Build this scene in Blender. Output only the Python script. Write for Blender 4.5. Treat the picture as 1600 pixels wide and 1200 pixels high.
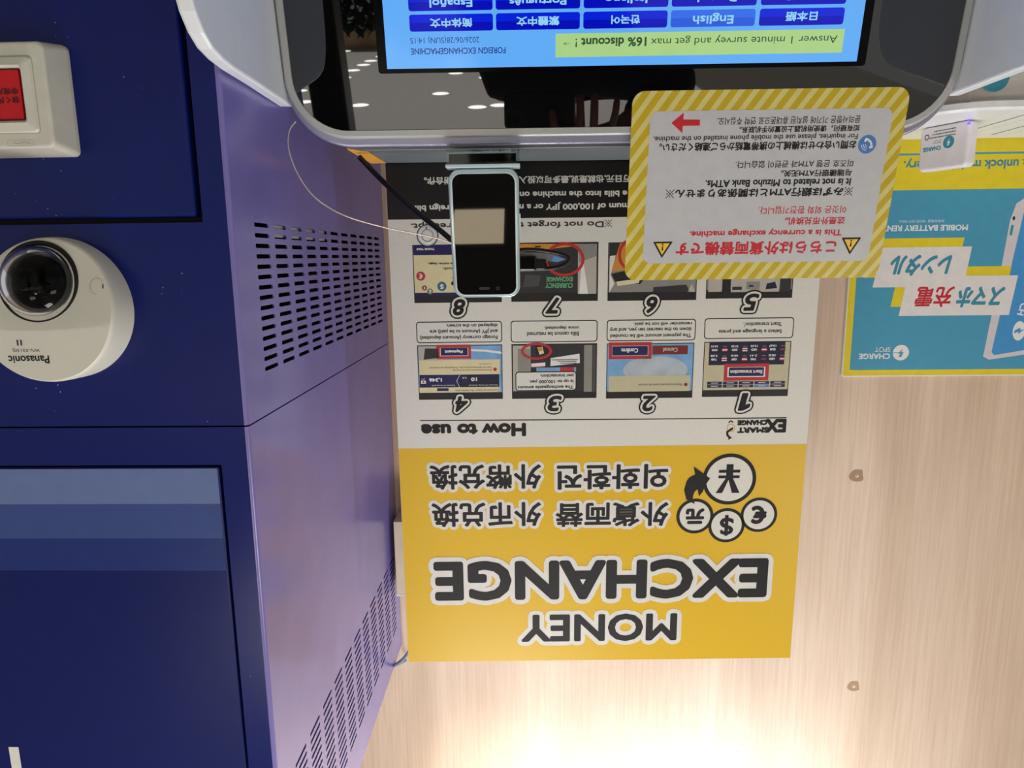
import bpy, bmesh, math, random
from mathutils import Vector, Matrix
from mathutils.geometry import tessellate_polygon

for _o in list(bpy.data.objects):
    bpy.data.objects.remove(_o)
SC = bpy.context.scene
COL = SC.collection
R = math.radians
random.seed(7)

# ------------------------------------------------------------------ camera
# Eye height 1.45 m above the floor; the picture was taken with the phone held upside down,
# so the camera is rolled by half a turn.
cam_d = bpy.data.cameras.new('camera')
cam_d.sensor_width = 36.0
cam_d.lens = 24.6003
cam_d.clip_start = 0.02
cam = bpy.data.objects.new('camera', cam_d)
COL.objects.link(cam)
cam.matrix_world = Matrix(((-0.999461, -0.007262, -0.032001, 0.000000), (0.030190, 0.178625, -0.983454, 0.000000), (0.012858, -0.983890, -0.178310, 0.000000), (0, 0, 0, 1)))
SC.camera = cam

# ------------------------------------------------------------------ view, world, large lights
SC.view_settings.view_transform = 'Standard'
SC.view_settings.look = 'None'
SC.view_settings.gamma = 1.0
SC.view_settings.exposure = 0.0
SC.view_settings.use_curve_mapping = False
w = bpy.data.worlds.new('hall')
SC.world = w
w.use_nodes = True
w.node_tree.nodes['Background'].inputs[0].default_value = (1.0, 0.98, 0.955, 1)
w.node_tree.nodes['Background'].inputs[1].default_value = 0.42

def area(name, loc, target, sx, sy, power, col):
    l = bpy.data.lights.new(name, 'AREA')
    l.shape = 'RECTANGLE'; l.size = sx; l.size_y = sy; l.energy = power; l.color = col
    o = bpy.data.objects.new(name, l); COL.objects.link(o)
    o.location = loc
    o.rotation_euler = (Vector(target) - Vector(loc)).to_track_quat('-Z', 'Y').to_euler()
    return o

def spot(name, loc, target, power, angle, blend, col, size=0.03):
    l = bpy.data.lights.new(name, 'SPOT')
    l.energy = power; l.spot_size = R(angle); l.spot_blend = blend; l.color = col; l.shadow_soft_size = size
    o = bpy.data.objects.new(name, l); COL.objects.link(o)
    o.location = loc
    o.rotation_euler = (Vector(target) - Vector(loc)).to_track_quat('-Z', 'Y').to_euler()
    return o

# soft fill lights added under the ceiling: above the machines, left, further back
area('hall_fill', (0.05, 0.30, 1.32), (0.05, 0.50, 0.0), 0.4, 0.4, 9, (1.0, 0.96, 0.90))
area('hall_fill', (0.70, -1.0, 1.30), (-0.1, 0.9, 0.1), 0.5, 0.5, 5, (1.0, 0.96, 0.90))
area('hall_fill', (-1.5, -0.7, 1.30), (0.0, 1.0, 0.1), 0.8, 0.8, 15, (1.0, 0.97, 0.93))
area('hall_fill', (0.6, -8.0, 1.32), (0.6, -8.0, -1.0), 6.0, 7.0, 130, (1.0, 0.96, 0.90))
# wall-washing lamps close to the wooden wall
area('wall_washer', (-0.30, 0.98, 1.335), (-0.32, 1.285, 0.74), 0.75, 0.18, 9.5, (0.82, 0.92, 1.0))
spot('wall_washer', (0.12, 1.05, 1.20), (0.10, 1.285, 1.10), 1.3, 62, 0.25, (1.0, 0.93, 0.80))

# ------------------------------------------------------------------ materials
def lin(c):
    c = c / 255.0
    return c / 12.92 if c <= 0.04045 else ((c + 0.055) / 1.055) ** 2.4

def mat(name, rgb, rough=0.5, metal=0.0, ior=1.45, emit=0.0, grain=0.04, scale=60.0, bump=0.0,
        stretch=(1, 1, 1), trans=0.0, alpha=1.0, coat=0.0):
    m = bpy.data.materials.new(name); m.use_nodes = True
    nt = m.node_tree; b = nt.nodes['Principled BSDF']
    base = tuple(lin(c) for c in rgb)
    b.inputs['Roughness'].default_value = rough
    b.inputs['Metallic'].default_value = metal
    b.inputs['IOR'].default_value = ior
    b.inputs['Transmission Weight'].default_value = trans
    b.inputs['Alpha'].default_value = alpha
    b.inputs['Coat Weight'].default_value = coat
    tc = nt.nodes.new('ShaderNodeTexCoord')
    mp = nt.nodes.new('ShaderNodeMapping'); mp.inputs['Scale'].default_value = stretch
    nz = nt.nodes.new('ShaderNodeTexNoise'); nz.inputs['Scale'].default_value = scale
    nz.inputs['Detail'].default_value = 4
    rp = nt.nodes.new('ShaderNodeValToRGB')
    lo = tuple(max(0, c * (1 - grain)) for c in base); hi = tuple(min(1, c * (1 + grain)) for c in base)
    rp.color_ramp.elements[0].position = 0.3; rp.color_ramp.elements[1].position = 0.7
    rp.color_ramp.elements[0].color = (*lo, 1); rp.color_ramp.elements[1].color = (*hi, 1)
    nt.links.new(tc.outputs['Object'], mp.inputs[0]); nt.links.new(mp.outputs[0], nz.inputs['Vector'])
    nt.links.new(nz.outputs['Fac'], rp.inputs[0])
    if emit > 0:
        b.inputs['Base Color'].default_value = (0.002, 0.002, 0.002, 1)
        nt.links.new(rp.outputs[0], b.inputs['Emission Color'])
        b.inputs['Emission Strength'].default_value = emit
    else:
        nt.links.new(rp.outputs[0], b.inputs['Base Color'])
    if bump > 0:
        bp = nt.nodes.new('ShaderNodeBump'); bp.inputs['Strength'].default_value = bump
        bp.inputs['Distance'].default_value = 0.001
        nt.links.new(nz.outputs['Fac'], bp.inputs['Height']); nt.links.new(bp.outputs[0], b.inputs['Normal'])
    return m

def wood_mat():
    m = bpy.data.materials.new('pale_wood_veneer'); m.use_nodes = True
    nt = m.node_tree; b = nt.nodes['Principled BSDF']; N = nt.nodes.new; L = nt.links.new
    tc = N('ShaderNodeTexCoord')
    def noise(scale, sz, det, dist):
        mp = N('ShaderNodeMapping'); mp.inputs['Scale'].default_value = sz
        n = N('ShaderNodeTexNoise'); n.inputs['Scale'].default_value = scale
        n.inputs['Detail'].default_value = det; n.inputs['Distortion'].default_value = dist
        L(tc.outputs['Object'], mp.inputs[0]); L(mp.outputs[0], n.inputs['Vector']); return n
    fine = noise(230, (1, 1, 0.03), 3, 0.3)
    broad = noise(9, (1, 1, 0.10), 4, 0.8)
    wide = noise(2.2, (1, 1, 0.3), 2, 0.2)
    r1 = N('ShaderNodeValToRGB'); e = r1.color_ramp.elements
    e[0].position = 0.25; e[1].position = 0.75
    e[0].color = (lin(206), lin(178), lin(154), 1); e[1].color = (lin(228), lin(204), lin(182), 1)
    L(broad.outputs['Fac'], r1.inputs[0])
    r2 = N('ShaderNodeValToRGB'); e = r2.color_ramp.elements
    e[0].position = 0.30; e[1].position = 0.62
    e[0].color = (0.86, 0.83, 0.80, 1); e[1].color = (1, 1, 1, 1)
    L(fine.outputs['Fac'], r2.inputs[0])
    mx = N('ShaderNodeMix'); mx.data_type = 'RGBA'; mx.blend_type = 'MULTIPLY'; mx.inputs[0].default_value = 0.8
    L(r1.outputs[0], mx.inputs[6]); L(r2.outputs[0], mx.inputs[7])
    r3 = N('ShaderNodeValToRGB'); e = r3.color_ramp.elements
    e[0].position = 0.35; e[1].position = 0.65
    e[0].color = (0.95, 0.90, 0.86, 1); e[1].color = (1, 1, 1, 1)
    L(wide.outputs['Fac'], r3.inputs[0])
    mx2 = N('ShaderNodeMix'); mx2.data_type = 'RGBA'; mx2.blend_type = 'MULTIPLY'; mx2.inputs[0].default_value = 1
    L(mx.outputs[2], mx2.inputs[6]); L(r3.outputs[0], mx2.inputs[7])
    L(mx2.outputs[2], b.inputs['Base Color'])
    b.inputs['Roughness'].default_value = 0.42
    return m

def blue_paint(name, rgb, rough, ior=1.5):
    """Glossy dark blue enamel with sparse specks of dust."""
    m = mat(name, rgb, rough, ior=ior, grain=0.06, scale=14)
    nt = m.node_tree; b = nt.nodes['Principled BSDF']; N = nt.nodes.new; L = nt.links.new
    tc = N('ShaderNodeTexCoord')
    v = N('ShaderNodeTexVoronoi'); v.inputs['Scale'].default_value = 95
    L(tc.outputs['Object'], v.inputs['Vector'])
    r = N('ShaderNodeValToRGB'); e = r.color_ramp.elements
    e[0].position = 0.035; e[1].position = 0.075; e[0].color = (1, 1, 1, 1); e[1].color = (0, 0, 0, 1)
    L(v.outputs['Distance'], r.inputs[0])
    n2 = N('ShaderNodeTexNoise'); n2.inputs['Scale'].default_value = 22
    L(tc.outputs['Object'], n2.inputs['Vector'])
    r2 = N('ShaderNodeValToRGB'); e = r2.color_ramp.elements
    e[0].position = 0.55; e[1].position = 0.66
    L(n2.outputs['Fac'], r2.inputs[0])
    mu = N('ShaderNodeMath'); mu.operation = 'MULTIPLY'
    L(r.outputs[0], mu.inputs[0]); L(r2.outputs[0], mu.inputs[1])
    mx = N('ShaderNodeMix'); mx.data_type = 'RGBA'
    src = b.inputs['Base Color'].links[0].from_socket
    L(mu.outputs[0], mx.inputs[0]); L(src, mx.inputs[6]); mx.inputs[7].default_value = (0.42, 0.42, 0.46, 1)
    L(mx.outputs[2], b.inputs['Base Color'])
    return m

MATS = {}
def M(key):
    return MATS[key]
def defm(key, *a, **k):
    MATS[key] = mat(key, *a, **k)

MATS['wood'] = wood_mat()
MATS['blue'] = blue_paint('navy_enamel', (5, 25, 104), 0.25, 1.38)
MATS['blue_side_sheen'] = blue_paint('blue_enamel_sheen', (120, 112, 184), 0.25, 1.8)  # reflected sheen of the pale wall put into a lavender base colour
defm('blue_gap', (3, 4, 14), 0.6)
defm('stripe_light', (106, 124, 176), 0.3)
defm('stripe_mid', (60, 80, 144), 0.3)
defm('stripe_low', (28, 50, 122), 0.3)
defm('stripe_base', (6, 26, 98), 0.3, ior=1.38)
defm('inside_shade', (1, 1, 4), 0.9, ior=1.1)
defm('letter_white', (235, 235, 228), 0.5)
defm('cam_white', (226, 225, 214), 0.45, grain=0.01)
defm('cam_grey', (206, 206, 198), 0.45)
defm('black_rubber', (14, 14, 15), 0.55)
defm('black_gloss', (8, 8, 9), 0.12)
defm('ink', (15, 14, 14), 0.6, grain=0.12, scale=900)
defm('ink_soft', (52, 52, 56), 0.6)
defm('button_red', (205, 16, 30), 0.25)
defm('button_dark', (90, 8, 16), 0.4)
defm('ivory', (216, 216, 204), 0.38)
defm('ivory_dark', (186, 186, 176), 0.45)
defm('screw', (150, 150, 148), 0.3, metal=1.0)
defm('paper', (222, 220, 212), 0.42, grain=0.02, scale=200)
defm('poster_yellow', (224, 182, 34), 0.38, grain=0.05, scale=700)
defm('outline_white', (222, 220, 214), 0.45)
defm('poster_black', (20, 19, 20), 0.35)
defm('photo_black', (26, 24, 24), 0.4)
defm('navy_print', (24, 24, 84), 0.45)
defm('navy_dark', (18, 18, 52), 0.45)
defm('red_print', (186, 44, 50), 0.45)
defm('cream_print', (222, 212, 168), 0.45)
defm('cream_dull', (196, 190, 158), 0.45)
defm('sky_print', (120, 168, 214), 0.45, grain=0.18, scale=40)
defm('sky_pale', (176, 188, 198), 0.45, grain=0.15, scale=40)
defm('print_white', (230, 230, 228), 0.45)
defm('print_grey', (140, 138, 132), 0.45)
defm('print_grey_light', (184, 178, 168), 0.45)
defm('print_grey_dark', (72, 70, 70), 0.45)
defm('print_charcoal', (44, 44, 46), 0.45)
defm('print_orange', (206, 140, 52), 0.45)
defm('print_brown', (148, 92, 52), 0.45)
defm('print_green', (96, 168, 120), 0.45)
defm('print_teal', (44, 110, 130), 0.45)
defm('print_olive', (100, 128, 84), 0.45)
defm('print_maroon', (120, 36, 40), 0.45)
defm('gold_line', (206, 170, 60), 0.45)
defm('sign_white', (194, 195, 199), 0.30, ior=1.5)
defm('stripe_yellow', (196, 170, 28), 0.30)
defm('stripe_pale', (214, 204, 128), 0.30)
defm('sign_red', (196, 32, 48), 0.35)
defm('sign_blue', (72, 126, 192), 0.35)
defm('warn_yellow', (236, 196, 60), 0.35)
defm('silver', (178, 180, 178), 0.32, metal=0.25, scale=500)
defm('silver_dark', (96, 98, 104), 0.35, metal=0.5)
defm('clear_band', (150, 150, 172), 0.18, metal=0.3, bump=0.15, scale=500)
defm('shell_white', (226, 230, 236), 0.22, ior=1.5, grain=0.02)
defm('ledge_grey', (112, 118, 121), 0.40, bump=0.2, scale=700)
defm('orange_strip', (236, 168, 52), 0.4)
defm('black_glass', (6, 6, 7), 0.015, ior=2.0, grain=0.0)
defm('lcd_frame', (4, 5, 9), 0.15, ior=1.22, grain=0.0)
defm('lcd_back', (100, 176, 252), 0.08, emit=0.95, ior=1.5, grain=0.03, scale=6)
defm('lcd_button', (4, 34, 224), 0.08, emit=0.9, ior=1.5, grain=0.02)
defm('lcd_button_dark', (2, 14, 190), 0.08, emit=0.9, ior=1.5, grain=0.02)
defm('lcd_selected', (52, 112, 242), 0.08, emit=0.9, ior=1.5, grain=0.02)
defm('lcd_selected_dark', (44, 96, 228), 0.08, emit=0.9, ior=1.5, grain=0.02)
defm('lcd_text', (150, 214, 255), 0.1, emit=0.95, grain=0.0)
defm('lcd_text_navy', (44, 62, 150), 0.1, emit=0.8, grain=0.0)
defm('lcd_green', (176, 216, 140), 0.08, emit=0.92, ior=1.5, grain=0.02)
defm('lcd_text_green', (58, 84, 62), 0.1, emit=0.8, grain=0.0)
defm('dome_glass', (70, 74, 78), 0.02, trans=1.0, ior=1.2, grain=0.0)
defm('thin_film', (236, 240, 240), 0.1, alpha=0.25, grain=0.0)
defm('acrylic', (236, 246, 246), 0.04, trans=1.0, ior=1.49, grain=0.0)
defm('acrylic_edge', (206, 226, 228), 0.15, ior=1.49)
defm('phone_case', (176, 196, 202), 0.12, ior=1.5, metal=0.25)
defm('phone_black', (4, 4, 5), 0.02, ior=1.28, grain=0.0)
defm('phone_slot', (44, 44, 46), 0.4)
defm('cable_black', (10, 10, 11), 0.28)
defm('wire_clear', (206, 190, 176), 0.1, metal=0.3)
defm('strip_grey', (120, 120, 126), 0.3)
defm('strip_blue', (96, 152, 214), 0.3)
defm('teal', (70, 152, 184), 0.35, grain=0.03)
defm('teal_text', (58, 138, 162), 0.4)
defm('rental_yellow', (226, 204, 34), 0.35)
defm('rental_blue', (64, 146, 204), 0.35)
defm('rental_white', (226, 220, 218), 0.4)
defm('rental_pink', (212, 204, 208), 0.4)
defm('station_white', (240, 242, 245), 0.3)
defm('station_grey', (204, 200, 195), 0.4)
defm('station_line', (120, 120, 118), 0.5)
defm('bank_white', (240, 236, 238), 0.25)
defm('led_blue', (90, 70, 255), 0.3, emit=3.0)
defm('bank_teal', (60, 150, 172), 0.35)
defm('box_beige', (212, 196, 172), 0.5)
defm('cable_grey', (120, 134, 146), 0.4)
defm('knot', (168, 138, 106), 0.6)
defm('knot_white', (232, 214, 196), 0.6)
defm('floor_tile', (200, 196, 188), 0.35)
defm('ceiling_paint', (236, 232, 224), 0.8)
defm('lamp_white', (255, 250, 238), 0.3, emit=9.0, grain=0.0)
defm('panel_glow', (255, 232, 196), 0.3, emit=19.0, grain=0.05)
defm('lamp_ring', (220, 220, 216), 0.4)
defm('pillar_black', (10, 10, 12), 0.4)
defm('pillar_grey', (150, 146, 140), 0.5)
defm('beam_beige', (222, 190, 146), 0.6)
defm('leaf', (36, 66, 34), 0.45, grain=0.4, scale=8)
defm('planter', (120, 118, 112), 0.6)
defm('shirt', (12, 12, 16), 0.85)
defm('trousers', (24, 26, 34), 0.85)
defm('skin', (120, 82, 68), 0.5)
defm('hair', (12, 10, 9), 0.5)
defm('eye', (20, 16, 14), 0.2)
defm('mask_grey', (150, 146, 140), 0.7)

# ------------------------------------------------------------------ mesh helpers
IDENT = (Vector((0, 0, 0)), Vector((1, 0, 0)), Vector((0, 1, 0)), Vector((0, 0, 1)))

class MB:
    """Collects shapes and links them as one mesh object."""
    def __init__(self, frame=IDENT, k=0.001):
        self.f = frame; self.k = k
        self.v = []; self.p = []; self.m = []; self.mats = []; self.sm = []
    def pt(self, x, y, z):
        o, a, b, c = self.f; k = self.k
        return o + a * (x * k) + b * (y * k) + c * (z * k)
    def mi(self, key):
        if key not in self.mats: self.mats.append(key)
        return self.mats.index(key)
    def add(self, verts, faces, key, smooth=False, raw=False):
        n = len(self.v); i = self.mi(key)
        self.v += [Vector(q) if raw else self.pt(*q) for q in verts]
        for f in faces:
            self.p.append([n + j for j in f]); self.m.append(i); self.sm.append(smooth)
    def poly(self, pts, z, key, holes=()):
        if not holes and is_convex(pts):
            self.add([(x, y, z) for x, y in pts], [list(range(len(pts)))], key); return
        loops = [[Vector((x, y, 0)) for x, y in lp] for lp in [pts, *holes]]
        flat = [(q.x, q.y, z) for lp in loops for q in lp]
        self.add(flat, [list(t) for t in tessellate_polygon(loops)], key)
    def rect(self, r, z, key):
        x0, y0, x1, y1 = r
        self.poly([(x0, y0), (x1, y0), (x1, y1), (x0, y1)], z, key)
    def rrect(self, r, rad, z, key, hole=None):
        self.poly(rr(*r, rad), z, key, [hole] if hole else ())
    def disc(self, cx, cy, r, z, key, ry=None, n=32):
        self.poly(ell(cx, cy, r, ry or r, n), z, key)
    def ring(self, cx, cy, r, ri, z, key, ry=None, riy=None, n=40):
        a = ell(cx, cy, r, ry or r, n); b = ell(cx, cy, ri, riy or ri, n)
        self.band(a, b, z, key)
    def band(self, a, b, z, key, z2=None):
        n = len(a)
        self.add([(x, y, z) for x, y in a] + [(x, y, z if z2 is None else z2) for x, y in b],
                 [[i, (i + 1) % n, n + (i + 1) % n, n + i] for i in range(n)], key)
    def frame_rect(self, r, wd, z, key):
        x0, y0, x1, y1 = r
        self.band([(x0, y0), (x1, y0), (x1, y1), (x0, y1)],
                  [(x0 + wd, y0 + wd), (x1 - wd, y0 + wd), (x1 - wd, y1 - wd), (x0 + wd, y1 - wd)], z, key)
    def prism(self, pts, z0, z1, key, cap=True, bottom=True, holes=(), smooth=False):
        for lp in [pts, *holes]:
            n = len(lp)
            self.add([(x, y, z0) for x, y in lp] + [(x, y, z1) for x, y in lp],
                     [[i, (i + 1) % n, n + (i + 1) % n, n + i] for i in range(n)], key, smooth)
        if cap: self.poly(pts, z1, key, holes)
        if bottom: self.poly(pts, z0, key, holes)
    def slab(self, r, rad, z0, z1, key, bev=0.0, bevb=0.0, seg=6):
        """Rounded-rectangle block, its front (and back) edge bevelled."""
        x0, y0, x1, y1 = r
        L = []
        st = 4
        if bevb > 0:
            for i in range(st):
                a = math.pi / 2 * i / st
                d = bevb * (1 - math.sin(a)); L.append((d, z0 + bevb * (1 - math.cos(a))))
        L.append((0, z0 + bevb)); 
        if bev > 0:
            for i in range(st + 1):
                a = math.pi / 2 * i / st
                L.append((bev * (1 - math.cos(a)), z1 - bev + bev * math.sin(a)))
        else:
            L.append((0, z1))
        loops = [rr(x0 + d, y0 + d, x1 - d, y1 - d, max(rad - d, 0.02 * (0.001 / self.k)), seg) for d, _ in L]
        n = len(loops[0]); vs = []; fs = []
        for lp, (d, z) in zip(loops, L): vs += [(x, y, z) for x, y in lp]
        for k in range(len(L) - 1):
            for i in range(n):
                j = (i + 1) % n
                fs.append([k * n + i, k * n + j, (k + 1) * n + j, (k + 1) * n + i])
        fs.append(list(range((len(L) - 1) * n, len(L) * n)))
        fs.append(list(range(n))[::-1])
        self.add(vs, fs, key)
    def lathe(self, prof, key, cx=0, cy=0, n=48, smooth=True):
        vs = []; fs = []
        for r, z in prof:
            for i in range(n):
                a = 2 * math.pi * i / n
                vs.append((cx + r * math.cos(a), cy + r * math.sin(a), z))
        for k in range(len(prof) - 1):
            for i in range(n):
                j = (i + 1) % n
                fs.append([k * n + i, k * n + j, (k + 1) * n + j, (k + 1) * n + i])
        fs.append(list(range((len(prof) - 1) * n, len(prof) * n)))
        self.add(vs, fs, key, smooth)
    def tube(self, pts, r, key, n=10, flat=1.0):
        pts = [Vector(p) for p in pts]; vs = []; fs = []
        up = Vector((0.13, 0.21, 0.97))
        for i, p in enumerate(pts):
            t = (pts[min(i + 1, len(pts) - 1)] - pts[max(i - 1, 0)]).normalized()
            a = t.cross(up).normalized(); b = t.cross(a).normalized()
            rr_ = r[i] if isinstance(r, (list, tuple)) else r
            for j in range(n):
                g = 2 * math.pi * j / n
                q = p + a * (rr_ * math.cos(g)) + b * (rr_ * flat * math.sin(g)); vs.append(tuple(q))
        for i in range(len(pts) - 1):
            for j in range(n):
                k = (j + 1) % n
                fs.append([i * n + j, i * n + k, (i + 1) * n + k, (i + 1) * n + j])
        fs.append(list(range(n))); fs.append(list(range((len(pts) - 1) * n, len(pts) * n)))
        self.add(vs, fs, key, True)
    def sphere(self, cx, cy, cz, r, key, n=24, m=14, sc=(1, 1, 1), half=False):
        vs = []; fs = []
        lim = m
        for i in range(m + 1):
            t = math.pi * i / m * (0.5 if half else 1)
            for j in range(n):
                a = 2 * math.pi * j / n
                vs.append((cx + sc[0] * r * math.sin(t) * math.cos(a), cy + sc[1] * r * math.sin(t) * math.sin(a), cz + sc[2] * r * math.cos(t)))
        for i in range(m):
            for j in range(n):
                k = (j + 1) % n
                fs.append([i * n + j, i * n + k, (i + 1) * n + k, (i + 1) * n + j])
        self.add(vs, fs, key, True)
    def box(self, x0, y0, z0, x1, y1, z1, key):
        self.add([(x0, y0, z0), (x1, y0, z0), (x1, y1, z0), (x0, y1, z0), (x0, y0, z1), (x1, y0, z1), (x1, y1, z1), (x0, y1, z1)],
                 [[0, 3, 2, 1], [4, 5, 6, 7], [0, 1, 5, 4], [1, 2, 6, 5], [2, 3, 7, 6], [3, 0, 4, 7]], key)
    def text(self, s, r, z, key, bold=0.0, outline=None, shear=0.0, rz=0.0, prop=False):
        """Lettering fitted into rectangle r; bold and outline are stroke radii."""
        x0, y0, x1, y1 = r
        if '※' in s and len(s) > 1:
            # the reference mark is a thin cross with four dots, as high as the line
            hm = y1 - y0
            if s[-1] == '※': self.ref_mark(x1 - hm / 2, (y0 + y1) / 2, hm * 0.46, z, key); x1 -= hm * 1.08
            if s[0] == '※': self.ref_mark(x0 + hm / 2, (y0 + y1) / 2, hm * 0.46, z, key); x0 += hm * 1.08
            s = s.strip('※')
        gv, gf, ge, bb = glyphs(s)
        b = bold
        w0, h0 = bb[2] - bb[0], bb[3] - bb[1]
        sh = shear * ((y1 - y0) - 2 * b)
        sx = (x1 - x0 - 2 * b - abs(sh)) / max(w0, 1e-6); sy = (y1 - y0 - 2 * b) / max(h0, 1e-6)
        if prop: sx = sy = min(sx, sy)
        cr, sr = math.cos(rz), math.sin(rz); cx, cy = (x0 + x1) / 2, (y0 + y1) / 2
        P = []
        for x, y in gv:
            yy = (y - bb[1]) * sy
            X = x0 + b + (x - bb[0]) * sx + (shear * yy if shear >= 0 else shear * yy - sh); Y = y0 + b + yy
            if prop: X += (x1 - x0 - 2 * b - w0 * sx) / 2; Y += (y1 - y0 - 2 * b - h0 * sy) / 2
            if rz: X, Y = cx + (X - cx) * cr - (Y - cy) * sr, cy + (X - cx) * sr + (Y - cy) * cr
            P.append((X, Y))
        if outline:
            okey, orad = outline
            self.add([(x, y, z) for x, y in P], gf, okey)
            self.stroke(P, ge, orad + b, z, okey, 8)
            z = z + 0.12
        self.add([(x, y, z) for x, y in P], gf, key)
        if b > 0: self.stroke(P, ge, b, z, key, 6)
    def ref_mark(self, cx, cy, h, z, key):
        self.line([(cx - h, cy - h), (cx + h, cy + h)], h * 0.17, z, key); self.line([(cx - h, cy + h), (cx + h, cy - h)], h * 0.17, z, key)
        for dx, dy in ((0, .72), (0, -.72), (.72, 0), (-.72, 0)): self.disc(cx + dx * h, cy + dy * h, h * 0.17, z + 0.01, key, n=10)
    def stroke(self, P, edges, r, z, key, n):
        vs = []; fs = []; done = set(); jit = 0
        for a, b in edges:
            ax, ay = P[a]; bx, by = P[b]; dx, dy = bx - ax, by - ay; l = math.hypot(dx, dy)
            if l < 1e-9: continue
            nx, ny = -dy / l * r, dx / l * r; k = len(vs)
            jit = (jit + 1) % 29; zz = z + 0.002 + 0.0021 * jit
            vs += [(ax - nx, ay - ny, zz), (bx - nx, by - ny, zz), (bx + nx, by + ny, zz), (ax + nx, ay + ny, zz)]
            fs.append([k, k + 1, k + 2, k + 3])
            for q in (a, b):
                if q in done: continue
                done.add(q); k = len(vs); zz += 0.0007
                vs += [(P[q][0] + r * math.cos(2 * math.pi * i / n), P[q][1] + r * math.sin(2 * math.pi * i / n), zz) for i in range(n)]
                fs.append(list(range(k, k + n)))
        self.add(vs, fs, key)
    def line(self, pts, wd, z, key, closed=False):
        n = len(pts)
        self.stroke(pts, [(i, (i + 1) % n) for i in range(n if closed else n - 1)], wd / 2, z, key, 8)
    def build(self, name, parent=None, label=None):
        me = bpy.data.meshes.new(name)
        me.from_pydata([tuple(q) for q in self.v], [], self.p)
        for k in self.mats: me.materials.append(M(k))
        me.polygons.foreach_set('material_index', self.m)
        me.polygons.foreach_set('use_smooth', self.sm)
        me.update()
        o = bpy.data.objects.new(name, me); COL.objects.link(o)
        if parent: o.parent = parent
        if label: o['label'] = label
        return o

def is_convex(p):
    s = 0; n = len(p)
    for i in range(n):
        ax, ay = p[i]; bx, by = p[(i + 1) % n]; cx, cy = p[(i + 2) % n]
        c = (bx - ax) * (cy - by) - (by - ay) * (cx - bx)
        if abs(c) < 1e-12: continue
        if s == 0: s = 1 if c > 0 else -1
        elif (c > 0) != (s > 0): return False
    return True

def rr(x0, y0, x1, y1, r, seg=6):
    r = min(r, abs(x1 - x0) / 2, abs(y1 - y0) / 2); o = []
    for cx, cy, a0 in ((x1 - r, y1 - r, 0), (x0 + r, y1 - r, 90), (x0 + r, y0 + r, 180), (x1 - r, y0 + r, 270)):
        for i in range(seg + 1):
            a = R(a0 + 90 * i / seg); o.append((cx + r * math.cos(a), cy + r * math.sin(a)))
    return o

def ell(cx, cy, rx, ry, n=32):
    return [(cx + rx * math.cos(2 * math.pi * i / n), cy + ry * math.sin(2 * math.pi * i / n)) for i in range(n)]

def clip_half(poly, f):
    out = []
    for i in range(len(poly)):
        a, b = poly[i], poly[(i + 1) % len(poly)]
        fa, fb = f(a), f(b)
        if fa >= 0: out.append(a)
        if (fa >= 0) != (fb >= 0):
            t = fa / (fa - fb); out.append((a[0] + t * (b[0] - a[0]), a[1] + t * (b[1] - a[1])))
    return out

GLY = {}
def own_digit_one():
    p = [(0.0, 0.47), (0.0, 0.60), (0.20, 0.73), (0.36, 0.73), (0.36, 0.0), (0.18, 0.0), (0.18, 0.54)]
    f = [list(t) for t in tessellate_polygon([[Vector((x, y, 0)) for x, y in p]])]
    return (p, f, [(i, (i + 1) % len(p)) for i in range(len(p))], (0.0, 0.0, 0.36, 0.73))
GLY['1'] = own_digit_one()
def glyphs(s):
    if s in GLY: return GLY[s]
    c = bpy.data.curves.new('lettering', 'FONT'); c.body = s; c.size = 1; c.resolution_u = 3
    o = bpy.data.objects.new('lettering', c); COL.objects.link(o)
    bpy.context.view_layer.update()
    dg = bpy.context.evaluated_depsgraph_get()
    me = bpy.data.meshes.new_from_object(o.evaluated_get(dg))
    v = [(q.co.x, q.co.y) for q in me.vertices]; f = [list(p.vertices) for p in me.polygons]
    cnt = {}
    for p in f:
        for i in range(len(p)):
            e = tuple(sorted((p[i], p[(i + 1) % len(p)]))); cnt[e] = cnt.get(e, 0) + 1
    ed = [e for e, n in cnt.items() if n == 1]
    bb = (min(x for x, _ in v), min(y for _, y in v), max(x for x, _ in v), max(y for _, y in v))
    bpy.data.objects.remove(o); bpy.data.curves.remove(c); bpy.data.meshes.remove(me)
    GLY[s] = (v, f, ed, bb)
    return GLY[s]

def tag(o, label, cat, group=None, kind=None):
    o['label'] = label; o['category'] = cat
    if group: o['group'] = group
    if kind: o['kind'] = kind
    return o

def thing(name, label, cat, O=(0, 0, 0), ex=(1, 0, 0), ey=(0, 1, 0), ez=(0, 0, 1), group=None):
    """An Empty at the thing's base; ex, ey, ez are its own axes."""
    o = bpy.data.objects.new(name, None); COL.objects.link(o); o.empty_display_size = 0.05
    m = Matrix.Identity(4)
    for i, a in enumerate((ex, ey, ez)):
        for j in range(3): m[j][i] = a[j]
    m.translation = Vector(O)
    o.matrix_world = m
    return tag(o, label, cat, group)

UPRIGHT = dict(ex=(1, 0, 0), ey=(0, 0, 1), ez=(0, -1, 0))     # a thing that faces the customer

def structure(o):
    o['kind'] = 'structure'; return o

# ------------------------------------------------------------------ the room
b = MB(k=1.0)
b.box(-5.0, 1.285, -1.45, 4.0, 1.385, 1.35, 'wood')
wall = structure(b.build('wall_back'))
b = MB(k=1.0); b.box(-5.0, -16.0, -1.55, 5.0, 1.385, -1.45, 'floor_tile'); structure(b.build('floor'))
b = MB(k=1.0); b.box(-5.0, -16.0, 1.35, 5.0, 1.385, 1.45, 'ceiling_paint'); structure(b.build('ceiling'))
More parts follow.
